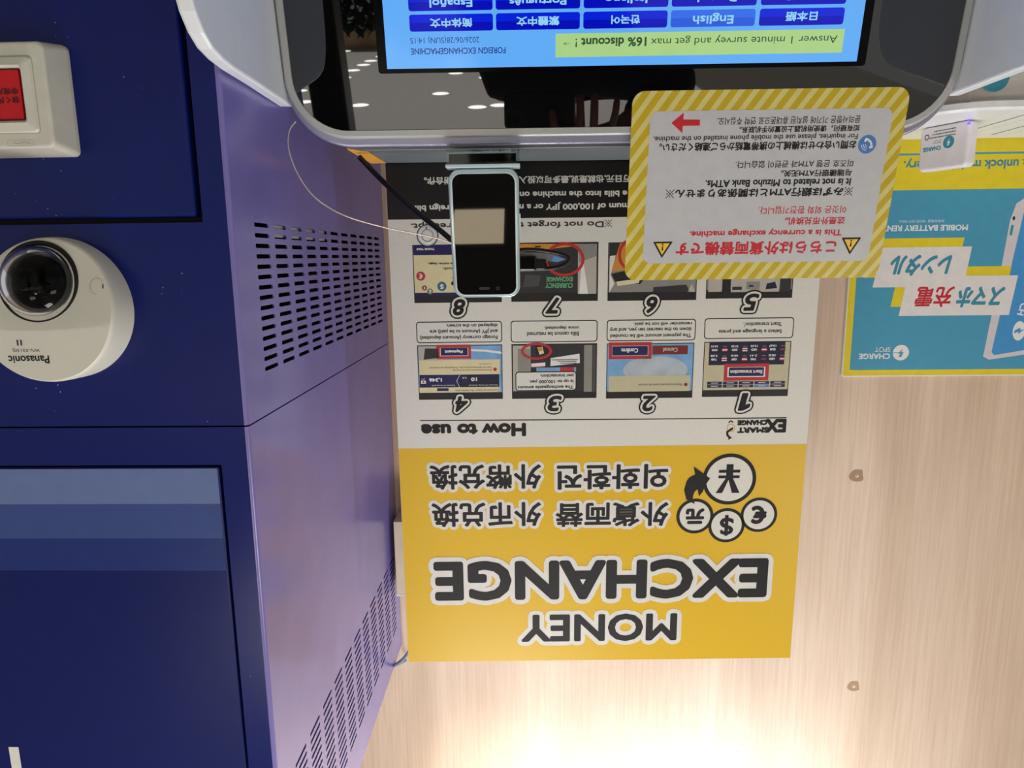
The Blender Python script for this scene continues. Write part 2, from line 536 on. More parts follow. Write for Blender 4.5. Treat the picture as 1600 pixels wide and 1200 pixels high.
# filled screw holes in the veneer
for (x, z, s) in ((-0.6060, 0.4130, 1.0), (-0.6320, 0.8501, 0.9)):
    b = MB((Vector((x, 1.2848, z)), Vector((1, 0, 0)), Vector((0, 0, 1)), Vector((0, -1, 0))))
    pts = [(13 * s * math.cos(a) * (1 + .18 * math.sin(3 * a + s)), 14 * s * math.sin(a) * (1 + .15 * math.cos(2 * a))) for a in [2 * math.pi * i / 20 for i in range(20)]]
    b.poly(pts, 0.05, 'knot'); b.disc(0, 1, 3.0, 0.15, 'knot_white'); b.disc(0.6, 0.4, 1.3, 0.25, 'print_brown')
    b.build('filled_hole', wall)

# ------------------------------------------------------------------ blue cash machine
XS, YF, YB, ZT = 0.27, 0.635, 1.283, 0.762
ZSEAM = 0.1538
CB = Vector((0.62, 0.96, -1.45))
cash = thing('cash_machine', 'tall dark blue cash machine cabinet with rows of vent slots in its side', 'cash machine', CB)
WF = (-CB, Vector((1, 0, 0)), Vector((0, 1, 0)), Vector((0, 0, 1)))

def vent(mb, y0, z0, cols, rows, py, pz, ln, ht):
    """Field of horizontal slots cut through the side sheet, one cell per slot."""
    for i in range(cols):
        for j in range(rows):
            ya, za = y0 + i * py, z0 + j * pz
            cell = [(ya, za), (ya + py, za), (ya + py, za + pz), (ya, za + pz)]
            cy, cz = ya + py / 2, za + pz / 2
            slot = rr(cy - ln / 2, cz - ht / 2, cy + ln / 2, cz + ht / 2, ht * 0.42, 2)
            loops = [[Vector((a, b_, 0)) for a, b_ in lp] for lp in (cell, slot)]
            flat = [(XS, a, b_) for a, b_ in cell + slot]
            mb.add(flat, [list(t) for t in tessellate_polygon(loops)], 'blue_side_sheen')
            n = len(slot)
            mb.add([(XS, a, b_) for a, b_ in slot] + [(XS + 0.0016, a, b_) for a, b_ in slot],
                   [[q, (q + 1) % n, n + (q + 1) % n, n + q] for q in range(n)], 'blue_side_sheen')

def side_sheet(name, z0, z1, field):
    mb = MB(WF, 1.0)
    ya, yb = YF + 0.004, YB
    y0, v0, cols, rows, py, pz, ln, ht = field
    y1, v1 = y0 + cols * py, v0 + rows * pz
    for (a, b_, c, d) in ((ya, z0, yb, v0), (ya, v1, yb, z1), (ya, v0, y0, v1), (y1, v0, yb, v1)):
        mb.add([(XS, a, b_), (XS, c, b_), (XS, c, d), (XS, a, d)], [[0, 1, 2, 3]], 'blue_side_sheen')
    # rounded front corner of the sheet
    pr = [(XS + 0.004 * (1 - math.cos(R(t))), YF + 0.004 * (1 - math.sin(R(t)))) for t in range(0, 91, 15)]
    vs = [(x, y, z0) for x, y in pr] + [(x, y, z1) for x, y in pr]; n = len(pr)
    mb.add(vs, [[i, i + 1, n + i + 1, n + i] for i in range(n - 1)], 'blue_side_sheen', True)
    # folded edges top and bottom
    for z in (z0, z1):
        mb.add([(XS, ya, z), (XS, yb, z), (XS + 0.02, yb, z), (XS + 0.02, ya, z)], [[0, 1, 2, 3]], 'blue_side_sheen')
    vent(mb, *field)
    return mb.build(name, cash)

LN, HT, PY, PZ = 0.0375, 0.0043, 0.0519, 0.01016
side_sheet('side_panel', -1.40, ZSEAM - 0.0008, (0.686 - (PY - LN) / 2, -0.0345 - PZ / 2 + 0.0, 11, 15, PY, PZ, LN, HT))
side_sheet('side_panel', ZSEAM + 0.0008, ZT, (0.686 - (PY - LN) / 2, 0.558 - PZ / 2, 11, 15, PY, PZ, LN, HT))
b = MB(WF, 1.0)
b.box(XS + 0.012, YF + 0.03, -1.40, 0.98, YB - 0.004, ZT - 0.01, 'inside_shade')  # near-black block put in for the shade behind the vent slots
b.box(XS + 0.004, YF + 0.002, -1.45, 0.98, YB, -1.40, 'blue_gap')
b.build('inner_shade_and_base', cash)
b = MB(WF, 1.0)
b.box(XS + 0.003, YF + 0.004, ZT - 0.008, 0.98, YB, ZT - 0.0005, 'blue')
b.build('top_plate', cash)
b = MB(WF, 1.0)
b.box(XS + 0.004, 0.735, -0.0365, XS + 0.006, 0.93, -0.024, 'print_white')
b.build('inner_label', cash, 'white paper strip behind the lowest vent slots')

def front_frame(name, z0, z1, hole, key):
    """Front sheet with a door opening; the opening's reveal goes 14 mm deep."""
    mb = MB((Vector((0, YF, 0)) - CB, Vector((1, 0, 0)), Vector((0, 0, 1)), Vector((0, -1, 0))), 1.0)
    x0, x1 = XS + 0.004, 0.98
    hx0, hz0, hx1, hz1 = hole
    for r in ((x0, z0, hx0, z1), (hx1, z0, x1, z1), (hx0, z0, hx1, hz0), (hx0, hz1, hx1, z1)):
        if r[2] > r[0] and r[3] > r[1]: mb.rect(r, 0, key)
    hp = [(hx0, hz0), (hx1, hz0), (hx1, hz1), (hx0, hz1)]
    mb.band(hp, hp, 0, 'blue_gap', -0.014)
    mb.rect((hx0, hz0, hx1, hz1), -0.014, 'blue_gap')
    for z in (z0, z1):
        mb.add([(x0, z, 0), (x1, z, 0), (x1, z, -0.02), (x0, z, -0.02)], [[0, 1, 2, 3]], key)
    return mb.build(name, cash)

LD = (0.2963, -1.30, 0.94, -0.0344)          # opening of the lower door
UD = (0.2992, 0.1916, 0.94, 0.735)          # opening of the upper sign panel
front_frame('front_panel', -1.40, ZSEAM - 0.0008, LD, 'blue')
front_frame('front_panel', ZSEAM + 0.0008, ZT, UD, 'blue')
FF = (Vector((0, YF, 0)) - CB, Vector((1, 0, 0)), Vector((0, 0, 1)), Vector((0, -1, 0)))
b = MB(FF, 1.0)
b.slab((LD[0] + 0.0055, LD[1] + 0.005, LD[2] - 0.005, LD[3] - 0.005), 0.003, -0.013, 0.0005, 'blue', bev=0.003, seg=3)
b.build('access_door', cash)
b = MB(FF, 1.0)
px0, pz0, px1, pz1 = UD[0] + 0.0045, UD[1] + 0.0028, UD[2] - 0.004, UD[3] - 0.004
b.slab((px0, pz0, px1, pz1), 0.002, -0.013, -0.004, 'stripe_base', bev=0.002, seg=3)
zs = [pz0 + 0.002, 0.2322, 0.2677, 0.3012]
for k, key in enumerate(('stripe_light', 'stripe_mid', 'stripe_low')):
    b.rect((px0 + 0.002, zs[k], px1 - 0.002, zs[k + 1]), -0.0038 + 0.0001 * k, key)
sp = b.build('sign_panel', cash, 'recessed navy panel with three paler blue bands')
b = MB(FF, 1.0)
b.rect((0.5441, 0.4993, 0.5548, 0.4993 + 0.075), -0.0036, 'letter_white')
b.build('lettering', sp, 'white letter stroke')

# ------------------------------------------------------------------ dome security camera
seccam = thing('security_camera', 'round white dome security camera on the blue cabinet front', 'security camera', (0.4321, YF, 0.0413), **UPRIGHT)
b = MB()
NR, NA = 40, 96
def face_z(x, y):
    cre = 17.0 - 0.0011 * (x - 8) ** 2
    return 33.0 - max(0.0, (cre - y)) * 0.20
vs = []; fs = []
ringz = []
for (r0, kind) in ((64.5, 0.0), (64.5, 3.0), (64.1, 0.55), (63.6, 0.85), (62.8, 0.96), (61.6, 1.0)):
    for i in range(NA):
        a = 2 * math.pi * i / NA; x, y = r0 * math.cos(a), r0 * math.sin(a); fz = face_z(61.6 * math.cos(a), 61.6 * math.sin(a))
        vs.append((x, y, kind if kind in (0.0, 3.0) else 3 + (fz - 3) * kind))
L0 = 6
for k in range(NR):
    r0 = 61.6 * (1 - (k + 1) / (NR + 0.0)) if k < NR - 1 else 0.5
    for i in range(NA):
        a = 2 * math.pi * i / NA; x, y = r0 * math.cos(a), r0 * math.sin(a); vs.append((x, y, face_z(x, y)))
for k in range(L0 + NR - 1):
    for i in range(NA):
        j = (i + 1) % NA
        fs.append([k * NA + i, k * NA + j, (k + 1) * NA + j, (k + 1) * NA + i])
fs.append(list(range((L0 + NR - 1) * NA, (L0 + NR) * NA)))
b.add(vs, fs[:(L0 - 1) * NA], 'cam_white', True); b.add(vs, fs[(L0 - 1) * NA:], 'cam_white')
hs = b.build('housing', seccam)
DX, DY = 4.5, -25.0
tf = R(9.6)
DF = (Vector((DX, DY, face_z(DX, DY) - 1.0)) * 0.001, Vector((1, 0, 0)), Vector((0, math.cos(tf), math.sin(tf))), Vector((0, -math.sin(tf), math.cos(tf))))
b = MB(DF); b.lathe([(36.5, -1), (36.5, 1.6), (35.0, 2.4), (32.5, 1.2), (31.5, -3), (0.5, -3)], 'black_rubber'); b.build('gasket', seccam)
b = MB(DF)
b.sphere(0, 0, 1.0, 31.4, 'dome_glass', 40, 20, (1, 1, 0.80), half=True)
b.build('dome', seccam, 'smoky clear dome')
b = MB(DF)
b.lathe([(27, 1), (26, 8), (14, 9), (14, 16), (11.5, 19), (11, 17.5), (0.3, 17)], 'photo_black')
b.box(-24, -4, 6, -14, 12, 12, 'print_charcoal'); b.box(12, -14, 6, 24, -2, 11, 'print_grey_dark')
b.disc(0, 0, 8.0, 17.7, 'black_gloss'); b.ring(0, 0, 11, 9, 18.6, 'print_grey_dark')
b.build('lens_module', seccam)
b = MB()
GZt = 33.15
b.text('Panasonic', (-2.29, 39.01, 34.87, 46.18), GZt, 'ink', bold=0.22)
b.text('WV-S3130J', (5.24, 32.14, 29.57, 35.85), GZt, 'ink_soft')
b.rect((23.67, 24.97, 25.18, 30.08), GZt, 'ink_soft'); b.rect((20.43, 25, 21.94, 30.11), GZt, 'ink_soft')
b.build('lettering', seccam)
b = MB((Vector((-48.5, -21, face_z(-48.5, -21) + 0.15)) * 0.001, Vector((1, 0, 0)), DF[2], DF[3]))
b.ring(0, 0, 6.2, 5.9, 0.05, 'print_grey', 7.2, 6.9); b.rect((-6.2, -1.5, -4.9, 2.2), 0.1, 'print_grey_dark')
b.build('screw_cover', seccam)

# ------------------------------------------------------------------ emergency call button
btn = thing('call_button', 'ivory wall box with a red push button on the blue cabinet door', 'push button', (0.4460, YF - 0.0005, -0.1383), **UPRIGHT)
HB = 46.0
b = MB(); 
base, face = rr(-HB, -HB, HB, HB, 5, 5), rr(-HB + 3.5, -HB + 3.5, HB - 3.5, HB - 3.5, 6, 5)
lo = [(0.0, base), (4.0, base), (26.0, face)]
for i in range(1, 5):
    a = math.pi / 2 * i / 4; d = 3 * (1 - math.cos(a))
    lo.append((26 + 3 * math.sin(a), rr(-HB + 3.5 + d, -HB + 3.5 + d, HB - 3.5 - d, HB - 3.5 - d, 6 - d * 0.6, 5)))
n = len(base); vs = []; fs = []
for z, lp in lo: vs += [(x, y, z) for x, y in lp]
for k in range(len(lo) - 1):
    for i in range(n): fs.append([k * n + i, k * n + (i + 1) % n, (k + 1) * n + (i + 1) % n, (k + 1) * n + i])
fs.append(list(range((len(lo) - 1) * n, len(lo) * n)))
b.add(vs, fs, 'ivory'); b.build('housing', btn)
fx0, fy0, fx1, fy1 = (-35.6, -30.4, 30.37, 29.98)
fx0 = -31.69 ; fx1 = -fx0
b = MB()
b.band(rr(fx0 - .7, fy0 - .7, fx1 + .7, fy1 + .7, 3), rr(fx0, fy0, fx1, fy1, 3), 29.1, 'ivory_dark')
lp = [(29.2, rr(fx0, fy0, fx1, fy1, 3)), (31.5, rr(fx0 + 1, fy0 + 1, fx1 - 1, fy1 - 1, 3)), (33.5, rr(fx0 + 7, fy0 + 7.5, fx1 - 7, fy1 - 7.5, 2.5)), (31.0, rr(fx0 + 9.0, fy0 + 9.5, fx1 - 9.0, fy1 - 9.5, 2))]
n = len(lp[0][1]); vs = []; fs = []
for z, q in lp: vs += [(x, y, z) for x, y in q]
for k in range(len(lp) - 1):
    for i in range(n): fs.append([k * n + i, k * n + (i + 1) % n, (k + 1) * n + (i + 1) % n, (k + 1) * n + i])
b.add(vs, fs, 'ivory'); b.build('cover_frame', btn)
b = MB(); rx0, ry0, rx1, ry1 = fx0 + 9.2, fy0 + 9.7, fx1 - 9.2, fy1 - 9.7
b.slab((rx0, ry0, rx1, ry1), 1.5, 29.2, 30.6, 'button_dark'); b.slab((rx0 + 1.2, ry0 + 1.2, rx1 - 1.2, ry1 - 1.2), 1.5, 30.6, 32.0, 'button_red', bev=0.8)
pb = b.build('push_button', btn, 'red push button')
b = MB()
b.text('強く押', (rx0 + 3.0, 1.5, rx0 + 22, 7.0), 32.1, 'button_dark', bold=0.25); b.text('非常用', (rx0 + 3.0, -5.5, rx0 + 22, 0.0), 32.1, 'button_dark', bold=0.25)
b.build('lettering', pb)
b = MB(); b.lathe([(2.6, 29), (2.6, 29.8), (2.0, 30.2), (0.2, 30.2)], 'screw', 0, -38.0, 16); b.rect((-1.8, -38.3, 1.8, -37.7), 30.25, 'print_grey_dark'); b.build('screw', btn)
b = MB(); b.frame_rect((-25, 35.5, -2, 40.5), 0.35, 29.12, 'ivory_dark'); b.line([(-22, 38.4), (-16, 37.4), (-12, 38.6), (-7, 37.6)], 0.7, 29.15, 'ivory_dark'); b.build('name_plate', btn)

# ------------------------------------------------------------------ currency exchange machine
KO = Vector((-0.09022, 0.76020, -0.19036)); KH = Vector((0.99980, -0.02007, 0.00000)); KD = Vector((0.00390, 0.19416, 0.98096)); KN = Vector((-0.01969, -0.98077, 0.19420))
KB = Vector((-0.09, 0.88, -1.45))
kio = thing('currency_exchange_machine', 'currency exchange machine with black glass front, silver bezel and lit blue touch screen', 'exchange machine', KB)
KF = (KO - KB, KH, KD, KN)
def off_poly(p, d):
    n = len(p); o = []
    A = sum(p[i][0] * p[(i + 1) % n][1] - p[(i + 1) % n][0] * p[i][1] for i in range(n))
    sg = 1 if A > 0 else -1
    for i in range(n):
        ax, ay = p[i - 1]; bx, by = p[i]; cx, cy = p[(i + 1) % n]
        l1 = math.hypot(bx - ax, by - ay) or 1; l2 = math.hypot(cx - bx, cy - by) or 1
        nx = -(by - ay) / l1 - (cy - by) / l2; ny = (bx - ax) / l1 + (cx - bx) / l2
        l = math.hypot(nx, ny) or 1
        o.append((bx + sg * d * nx / l, by + sg * d * ny / l))
    return o
def loft(mb, loops, key, cap=True, smooth=False):
    n = len(loops[0][1]); vs = []; fs = []
    for z, q in loops: vs += [(x, y, z) for x, y in q]
    for k in range(len(loops) - 1):
        for i in range(n): fs.append([k * n + i, k * n + (i + 1) % n, (k + 1) * n + (i + 1) % n, (k + 1) * n + i])
    mb.add(vs, fs, key, smooth)
    if cap:
        mb.poly(loops[-1][1], loops[-1][0], key); mb.poly(loops[0][1], loops[0][0], key)

GB = -352.0
b = MB(KF)
o_ = lambda d, r: rr(-345 + d, GB - 9 + d, 345 - d, 67 - d, r, 12)
loft(b, [(-12, o_(0, 62)), (-2.5, o_(0, 62)), (-0.6, o_(0.6, 61.5)), (0.8, o_(2.0, 60)), (1.0, o_(3.0, 59)), (1.0, o_(8.3, 54)), (-3, o_(9.0, 53))], 'silver', cap=False)
b.build('bezel', kio, 'silver bezel')
b = MB(KF); b.prism(rr(-336.2, GB, 336.2, 58.2, 53, 12), -9, -0.3, 'black_glass'); b.build('front_glass', kio, 'mirror-like black glass')
b = MB(KF); b.slab((-347.5, GB - 8, 347.5, 75.5), 66, -32, -6.5, 'clear_band', bev=2.5, seg=12); b.build('bezel_side', kio)
b = MB(KF); b.slab((-341, GB - 6, 341, 81), 70, -62, -32, 'silver_dark', bev=2, seg=12); b.build('rear_cover', kio)
for sgn in (1, -1):
    prof = [(34, -60), (33.5, -15), (25, 27), (16, 71), (5, 129), (-1, 152), (-8, 170), (-18, 183), (-32, 193), (-52, 199), (-80, 201), (-230, 206), (-430, 170), (-430, -60)]
    fr = (KO - KB + KH * (0.346 * sgn), KD, KN, KH * sgn)
    b = MB(fr)
    loft(b, [(0, off_poly(prof, 2.5)), (0.5, off_poly(prof, 1.0)), (2.5, prof), (10.5, prof), (12.5, off_poly(prof, 1.0)), (13, off_poly(prof, 2.5))], 'shell_white')
    b.build('side_wing', kio, 'white curved privacy wing')
b = MB((-KB, Vector((1, 0, 0)), Vector((0, 1, 0)), Vector((0, 0, 1))), 1.0)
b.prism([(-0.395, 0.835), (0.214, 0.835), (0.214, 0.9585), (-0.395, 0.9775)], -1.45, -0.128, 'shell_white')
b.box(-0.40, 0.60, -1.45, 0.22, 0.833, -0.60, 'shell_white')
b.build('cabinet', kio)
b = MB((-KB, Vector((1, 0, 0)), Vector((0, 1, 0)), Vector((0, 0, 1))), 1.0)
b.prism([(-0.394, 0.836), (0.1935, 0.836), (0.1935, 0.9588), (-0.394, 0.977)], -0.1279, -0.125, 'ledge_grey')
b.build('top_ledge', kio, 'dusty dark grey ledge behind the screen')
b = MB((-KB, Vector((1, 0, 0)), Vector((0, 1, 0)), Vector((0, 0, 1))), 1.0)
b.box(0.194, 0.836, -0.1279, 0.2138, 0.9578, -0.1245, 'orange_strip')
b.build('edge_trim', kio, 'orange strip at the end of the ledge')
b = MB(KF)
b.band(rr(-247, -277, 247, 4.2, 3), [(x, y) for x, y in rr(-238, -268, 238, 0, 0.5)], 0.05, 'lcd_frame')
b.rect((-238, -268, 238, 0), 0.0, 'lcd_back')
dsp = b.build('display', kio, 'lit blue touch screen')
b = MB(KF)
b.rect((-221.51, -29.75, 66.6, -8.27), 0.25, 'lcd_green')
b.text('Answer 1 minute survey and get max', (-215.22, -26.19, -28.99, -17.22), 0.4, 'lcd_text_green')
b.text('16% discount', (-24.63, -25.58, 40.89, -17.17), 0.4, 'lcd_text_green', bold=0.35)
b.text('!', (45.06, -24.99, 46.66, -17.16), 0.4, 'lcd_text_green'); b.text('→', (51.8, -21.95, 58.88, -19.34), 0.4, 'lcd_text_green')
b.build('survey_banner', dsp, 'pale green banner')
b = MB(KF)
b.text('2026/06/28(SUN) 14:15', (143.12, -29.89, 212.63, -22.94), 0.4, 'lcd_text_navy')
b.text('FOREIGN EXCHANGEMACHINE', (116.94, -18.66, 212.69, -12.81), 0.4, 'lcd_text_navy', bold=0.12)
b.build('lettering', dsp)
bw, bh, pitchy = 83.5, 15.2, 18.2
by0 = -33.68
for c, (words, xa, sel) in enumerate((((('日本語', (-192.42, -45.82, -161.12, -37.33)), ('Русский', (-196.88, -61.96, -159.9, -54.73))), -176.97, False),
        ((('English', (-109.72, -46.04, -69.46, -36.11)), ('Deutsch', (-111.06, -62.79, -68.98, -54.99))), -89.34, True),
        ((('한국어', (-17.15, -45.4, 11.45, -37.45)), ('Italiano', (-23.47, -63.04, 18.4, -54.95))), -2.55, False),
        ((('繁體中文', (62.95, -45.6, 105.62, -37.36)), ('Português', (56.18, -62.72, 112.36, -54.34))), 84.28, False),
        ((('简体中文', (149.66, -45.23, 191.81, -37.14)), ('Español', (149.06, -62.94, 191.46, -53.71))), 170.74, False))):
    for r_, (word, wr) in enumerate(words):
        s_ = sel and r_ == 0
        y1 = by0 - r_ * pitchy
        b = MB(KF)
        b.rrect((xa - bw / 2, y1 - bh, xa + bw / 2, y1), 2.6, 0.25, 'lcd_selected' if s_ else 'lcd_button')
        b.rrect((xa - bw / 2 + .4, y1 - bh * 0.52, xa + bw / 2 - .4, y1 - .4), 2.2, 0.3, 'lcd_selected_dark' if s_ else 'lcd_button_dark')
        hh = (wr[3] - wr[1]); cy = y1 - bh / 2
        if r_ == 0: cy = (wr[1] + wr[3]) / 2
        b.text(word, (wr[0], cy - hh / 2, wr[2], cy + hh / 2), 0.45, 'lcd_text', bold=0.28)
        b.build('language_button', dsp, 'paler selected button' if s_ else None)
    for r_ in (2, 3):
        y1 = by0 - r_ * pitchy
        b = MB(KF); b.rrect((xa - bw / 2, y1 - bh, xa + bw / 2, y1), 2.6, 0.25, 'lcd_button'); b.build('language_button', dsp)

# ------------------------------------------------------------------ striped notice taped to the glass
SO = KO + KH * (-0.1545) + KD * 0.123 + KN * 0.0035
note = thing('notice_card', 'white laminated notice with yellow striped border on the black glass', 'sign', SO, KH, KD, KN)
b = MB()
SR = (-141.5, -98.5, 141.8, 98.3)
outl = rr(*SR, 13, 8)
b.slab(SR, 13, -0.5, 0.0, 'stripe_pale', seg=8)
per, wdt, sl = 14.9, 8.0, 0.72
k = -30
while k < 40:
    x0 = k * per
    # stripes lean to the right, as seen upright
    p_ = clip_half(outl, lambda q: (q[0] - sl * q[1]) - x0)
    if p_: p_ = clip_half(p_, lambda q: x0 + wdt - (q[0] - sl * q[1]))
    if len(p_) > 2: b.poly(p_, 0.06, 'stripe_yellow')
    k += 1
b.build('striped_border', note)
b = MB(); WR = (-127.42, -78.8, 122.55, 79.49)
b.rrect(WR, 9, 0.15, 'sign_white'); b.build('white_panel', note)
b = MB()
b.text('こちらは外貨両替機です', (-90.03, 56.3, 86.48, 71.16), 0.25, 'sign_red', bold=0.55)
b.text('This is a currency exchange machine.', (-93.69, 42.47, 72.96, 51.18), 0.25, 'sign_red', bold=0.32)
b.text('这是外币兑换机。', (-95.19, 30.79, -29.83, 39.04), 0.25, 'sign_red', bold=0.22)
b.text('이것은 외화 환전기입니다.', (-94.72, 19.02, 0.03, 27.18), 0.25, 'sign_red', bold=0.10)
b.build('warning_lettering', note, 'red lettering')
b = MB()
b.text('※みずほ銀行ATMとは関係ありません※', (-98.67, -0.43, 101.7, 8.93), 0.25, 'ink', bold=0.36)
b.text('It is not related to Mizuho Bank ATMs.', (-94.98, -9.42, 59.97, -1.81), 0.25, 'ink', bold=0.32)
b.text('与瑞穗银行ATM无关。', (-94.71, -18.7, -19.38, -11.49), 0.25, 'ink', bold=0.22)
b.text('미즈호 은행 ATM과 관련이 없습니다.', (-94.56, -28.45, 29.82, -20.98), 0.25, 'ink', bold=0.10)
b.text('お問い合わせは機械上の携帯電話からご連絡ください。', (-94.3, -47.6, 111.54, -38.99), 0.25, 'ink', bold=0.28)
b.text('For inquiries, please use the mobile phone installed on the machine.', (-94.81, -55.86, 118.12, -48.9), 0.25, 'ink', bold=0.12)
b.text('如有疑问，请使用机器上设置的手机联系。', (-95.47, -63.05, 29.4, -56.46), 0.25, 'ink', bold=0.18)
b.text('문의사항은 기기에 설치된 휴대폰으로 연락 주십시오.', (-94.76, -71.93, 53.12, -64.46), 0.25, 'ink', bold=0.08)
b.build('lettering', note, 'black lettering')
for tri in ([(-95.35, 54.05), (-115.27, 53.97), (-106.2, 71.45)], [(111.26, 55.86), (91.19, 55.78), (101.38, 72.65)]):
    b = MB(); cx = sum(q[0] for q in tri) / 3; cy = sum(q[1] for q in tri) / 3
    b.poly(tri, 0.25, 'ink'); b.stroke(tri, [(0, 1), (1, 2), (2, 0)], 0.5, 0.25, 'ink', 8)
    b.poly([(cx + (x - cx) * 0.76, cy + (y - cy) * 0.76) for x, y in tri], 0.35, 'warn_yellow')
    b.poly([(cx - 0.95, cy + 3.6), (cx + 0.95, cy + 3.6), (cx + 0.5, cy - 1.3), (cx - 0.5, cy - 1.3)], 0.45, 'ink'); b.disc(cx, cy - 3.0, 0.95, 0.45, 'ink', n=12)
    b.build('warning_triangle', note, 'yellow warning triangle')
b = MB(); ax, ay = (-105.84, -43.42)
b.disc(ax, ay, 9.3, 0.25, 'sign_blue', n=40)
b.line([(ax - 5.0, ay + 2.2), (ax - 3.6, ay - 2.0), (ax - 0.4, ay - 4.6), (ax + 1.8, ay - 5.2)], 2.0, 0.35, 'print_white')
b.line([(ax - 5.4, ay + 2.6), (ax - 3.6, ay + 3.0)], 2.4, 0.35, 'print_white'); b.line([(ax + 1.6, ay - 5.4), (ax + 2.4, ay - 3.6)], 2.4, 0.35, 'print_white')
for rad in (2.6, 4.6, 6.6):
    b.line([(ax - 0.6 + rad * math.cos(R(t)), ay - 0.6 + rad * math.sin(R(t))) for t in range(10, 85, 12)], 0.6, 0.35, 'print_white')
b.build('telephone_icon', note, 'round blue telephone icon')
b = MB()
b.poly([(100.34, -67.46), (88.14, -77.21), (88.17, -70.58), (70.93, -70.15), (70.58, -64.41), (88.17, -64.29), (88.31, -57.27)], 0.25, 'sign_red')
b.build('arrow', note, 'red arrow')

# ------------------------------------------------------------------ mobile phone in an acrylic holder
PB_ = Vector((0.05275, 0.77500, -0.09441)); PX = Vector((0.99995, -0.01016, -0.00068)); PY_ = Vector((0.00299, 0.22881, 0.97347)); PZ_ = Vector((-0.00973, -0.97342, 0.22883))
phone = thing('mobile_phone', 'black screened mobile phone in a clear case standing on the exchange machine', 'mobile phone', PB_, PX, PY_, PZ_)
b = MB(); b.slab((-37.8, 0.6, 37.8, 141), 13, 0, 9.0, 'phone_case', bev=2.2, bevb=2.2, seg=8); b.build('case', phone, 'pale blue clear case')
b = MB(); b.slab((-35.0, 4.0, 35.0, 138.5), 11, 8.2, 9.5, 'acrylic_edge', bev=0.8, seg=8); b.slab((-33.4, 5.2, 33.4, 137.2), 9.5, 9.4, 9.9, 'phone_black', bev=0.3, seg=8); b.build('screen', phone, 'unlit black screen')
b = MB(); b.rrect((-3.6, 128.5, 8.4, 131.3), 1.3, 9.95, 'phone_slot'); b.rrect((-3.0, 129.1, 7.8, 130.7), 0.8, 10.0, 'black_rubber'); b.build('earpiece', phone)
b = MB(); b.ring(-12.5, 129.9, 2.0, 1.3, 9.95, 'phone_slot', n=20); b.build('front_camera', phone)
b = MB(); b.slab((-39.0, 48, -37.4, 66), 0.7, 3, 6.2, 'acrylic_edge'); b.build('side_button', phone)

hold = thing('phone_holder', 'clear acrylic holder clamped to the top of the exchange machine', 'holder', PB_ - Vector((0, 0, 0.0176)), PX, Vector((0, 0, 1)), PX.cross(Vector((0, 0, 1))))
b = MB()
b.slab((-38.5, 0, 38.5, 15.5), 1.0, -4, -1.5, 'acrylic'); b.slab((-38.5, 0, 38.5, 15.5), 1.0, 11, 13, 'acrylic')
b.slab((-38.5, 0, 38.5, 1.5), 0.6, -1.5, 11, 'acrylic')
b.build('clamp', hold)
b = MB(); b.slab((-39.2, 15.5, 39.2, 18.8), 1.0, -6, 14.5, 'acrylic_edge', bev=0.6); b.build('shelf', hold)
b = MB(); b.slab((-35, 4, 36, 13.0), 0.8, 2.0, 6.5, 'black_gloss', bev=0.5); b.build('rubber_pad', hold)

def W(pts): return [Vector(p) for p in pts]
def tube_thing(name, label, cat, pts, r, key, smooth=6):
    """Smooth tube through the given world points; the thing is one mesh."""
    P = W(pts); o = []
    for i in range(len(P) - 1):
        p0, p1, p2, p3 = P[max(i - 1, 0)], P[i], P[i + 1], P[min(i + 2, len(P) - 1)]
        for s in range(smooth):
            t = s / smooth
            o.append(0.5 * ((2 * p1) + (p2 - p0) * t + (2 * p0 - 5 * p1 + 4 * p2 - p3) * t * t + (3 * p1 - p0 - 3 * p2 + p3) * t ** 3))
    o.append(P[-1])
    base = P[0]
    mb = MB((-base, Vector((1, 0, 0)), Vector((0, 1, 0)), Vector((0, 0, 1))), 1.0)
    mb.tube(o, r, key, 12)
    ob = mb.build(name); ob.location = base
    return tag(ob, label, cat)

tube_thing('power_cable', 'black cable running up from the ledge to the back of the phone', 'cable', [(0.20700, 0.86500, -0.12000), (0.17566, 0.85000, -0.08877), (0.13652, 0.83500, -0.05420), (0.10562, 0.82200, -0.02997), (0.08896, 0.81500, -0.01587)], 0.0032, 'cable_black')
tube_thing('security_wire', 'thin clear wire looping past the blue side panel to the phone', 'wire', [(0.24302, 0.74800, -0.13983), (0.24932, 0.74500, -0.13003), (0.25016, 0.74200, -0.11264), (0.24471, 0.74500, -0.09077), (0.23298, 0.75000, -0.06921), (0.21704, 0.75500, -0.05499), (0.19636, 0.76500, -0.04402), (0.16336, 0.78000, -0.03411), (0.13007, 0.79000, -0.02711), (0.10306, 0.80000, -0.02073), (0.08802, 0.80600, -0.01427)], 0.0007, 'wire_clear', 8)
strap = thing('charging_cable', 'black charging cable folded back on itself at the left edge of the phone', 'cable', (-0.01347, 0.81500, 0.00782), **UPRIGHT)
b = MB(); pts = [(34, 6.5, 0), (14, 6.2, 0), (-8, 5.0, 0), (-22, 1.2, 0), (-27, -4, 0), (-22, -9, 0), (-8, -13, 0), (14, -16, 0), (34, -15.5, 0)]
pts = [Vector(p) for p in pts]; o = []
for i in range(len(pts) - 1):
    p0, p1, p2, p3 = pts[max(i - 1, 0)], pts[i], pts[i + 1], pts[min(i + 2, len(pts) - 1)]
    for s in range(6):
        t = s / 6; o.append(0.5 * ((2 * p1) + (p2 - p0) * t + (2 * p0 - 5 * p1 + 4 * p2 - p3) * t * t + (3 * p1 - p0 - 3 * p2 + p3) * t ** 3))
b.tube(o, 2.4, 'cable_black', 12); b.build('cord', strap)
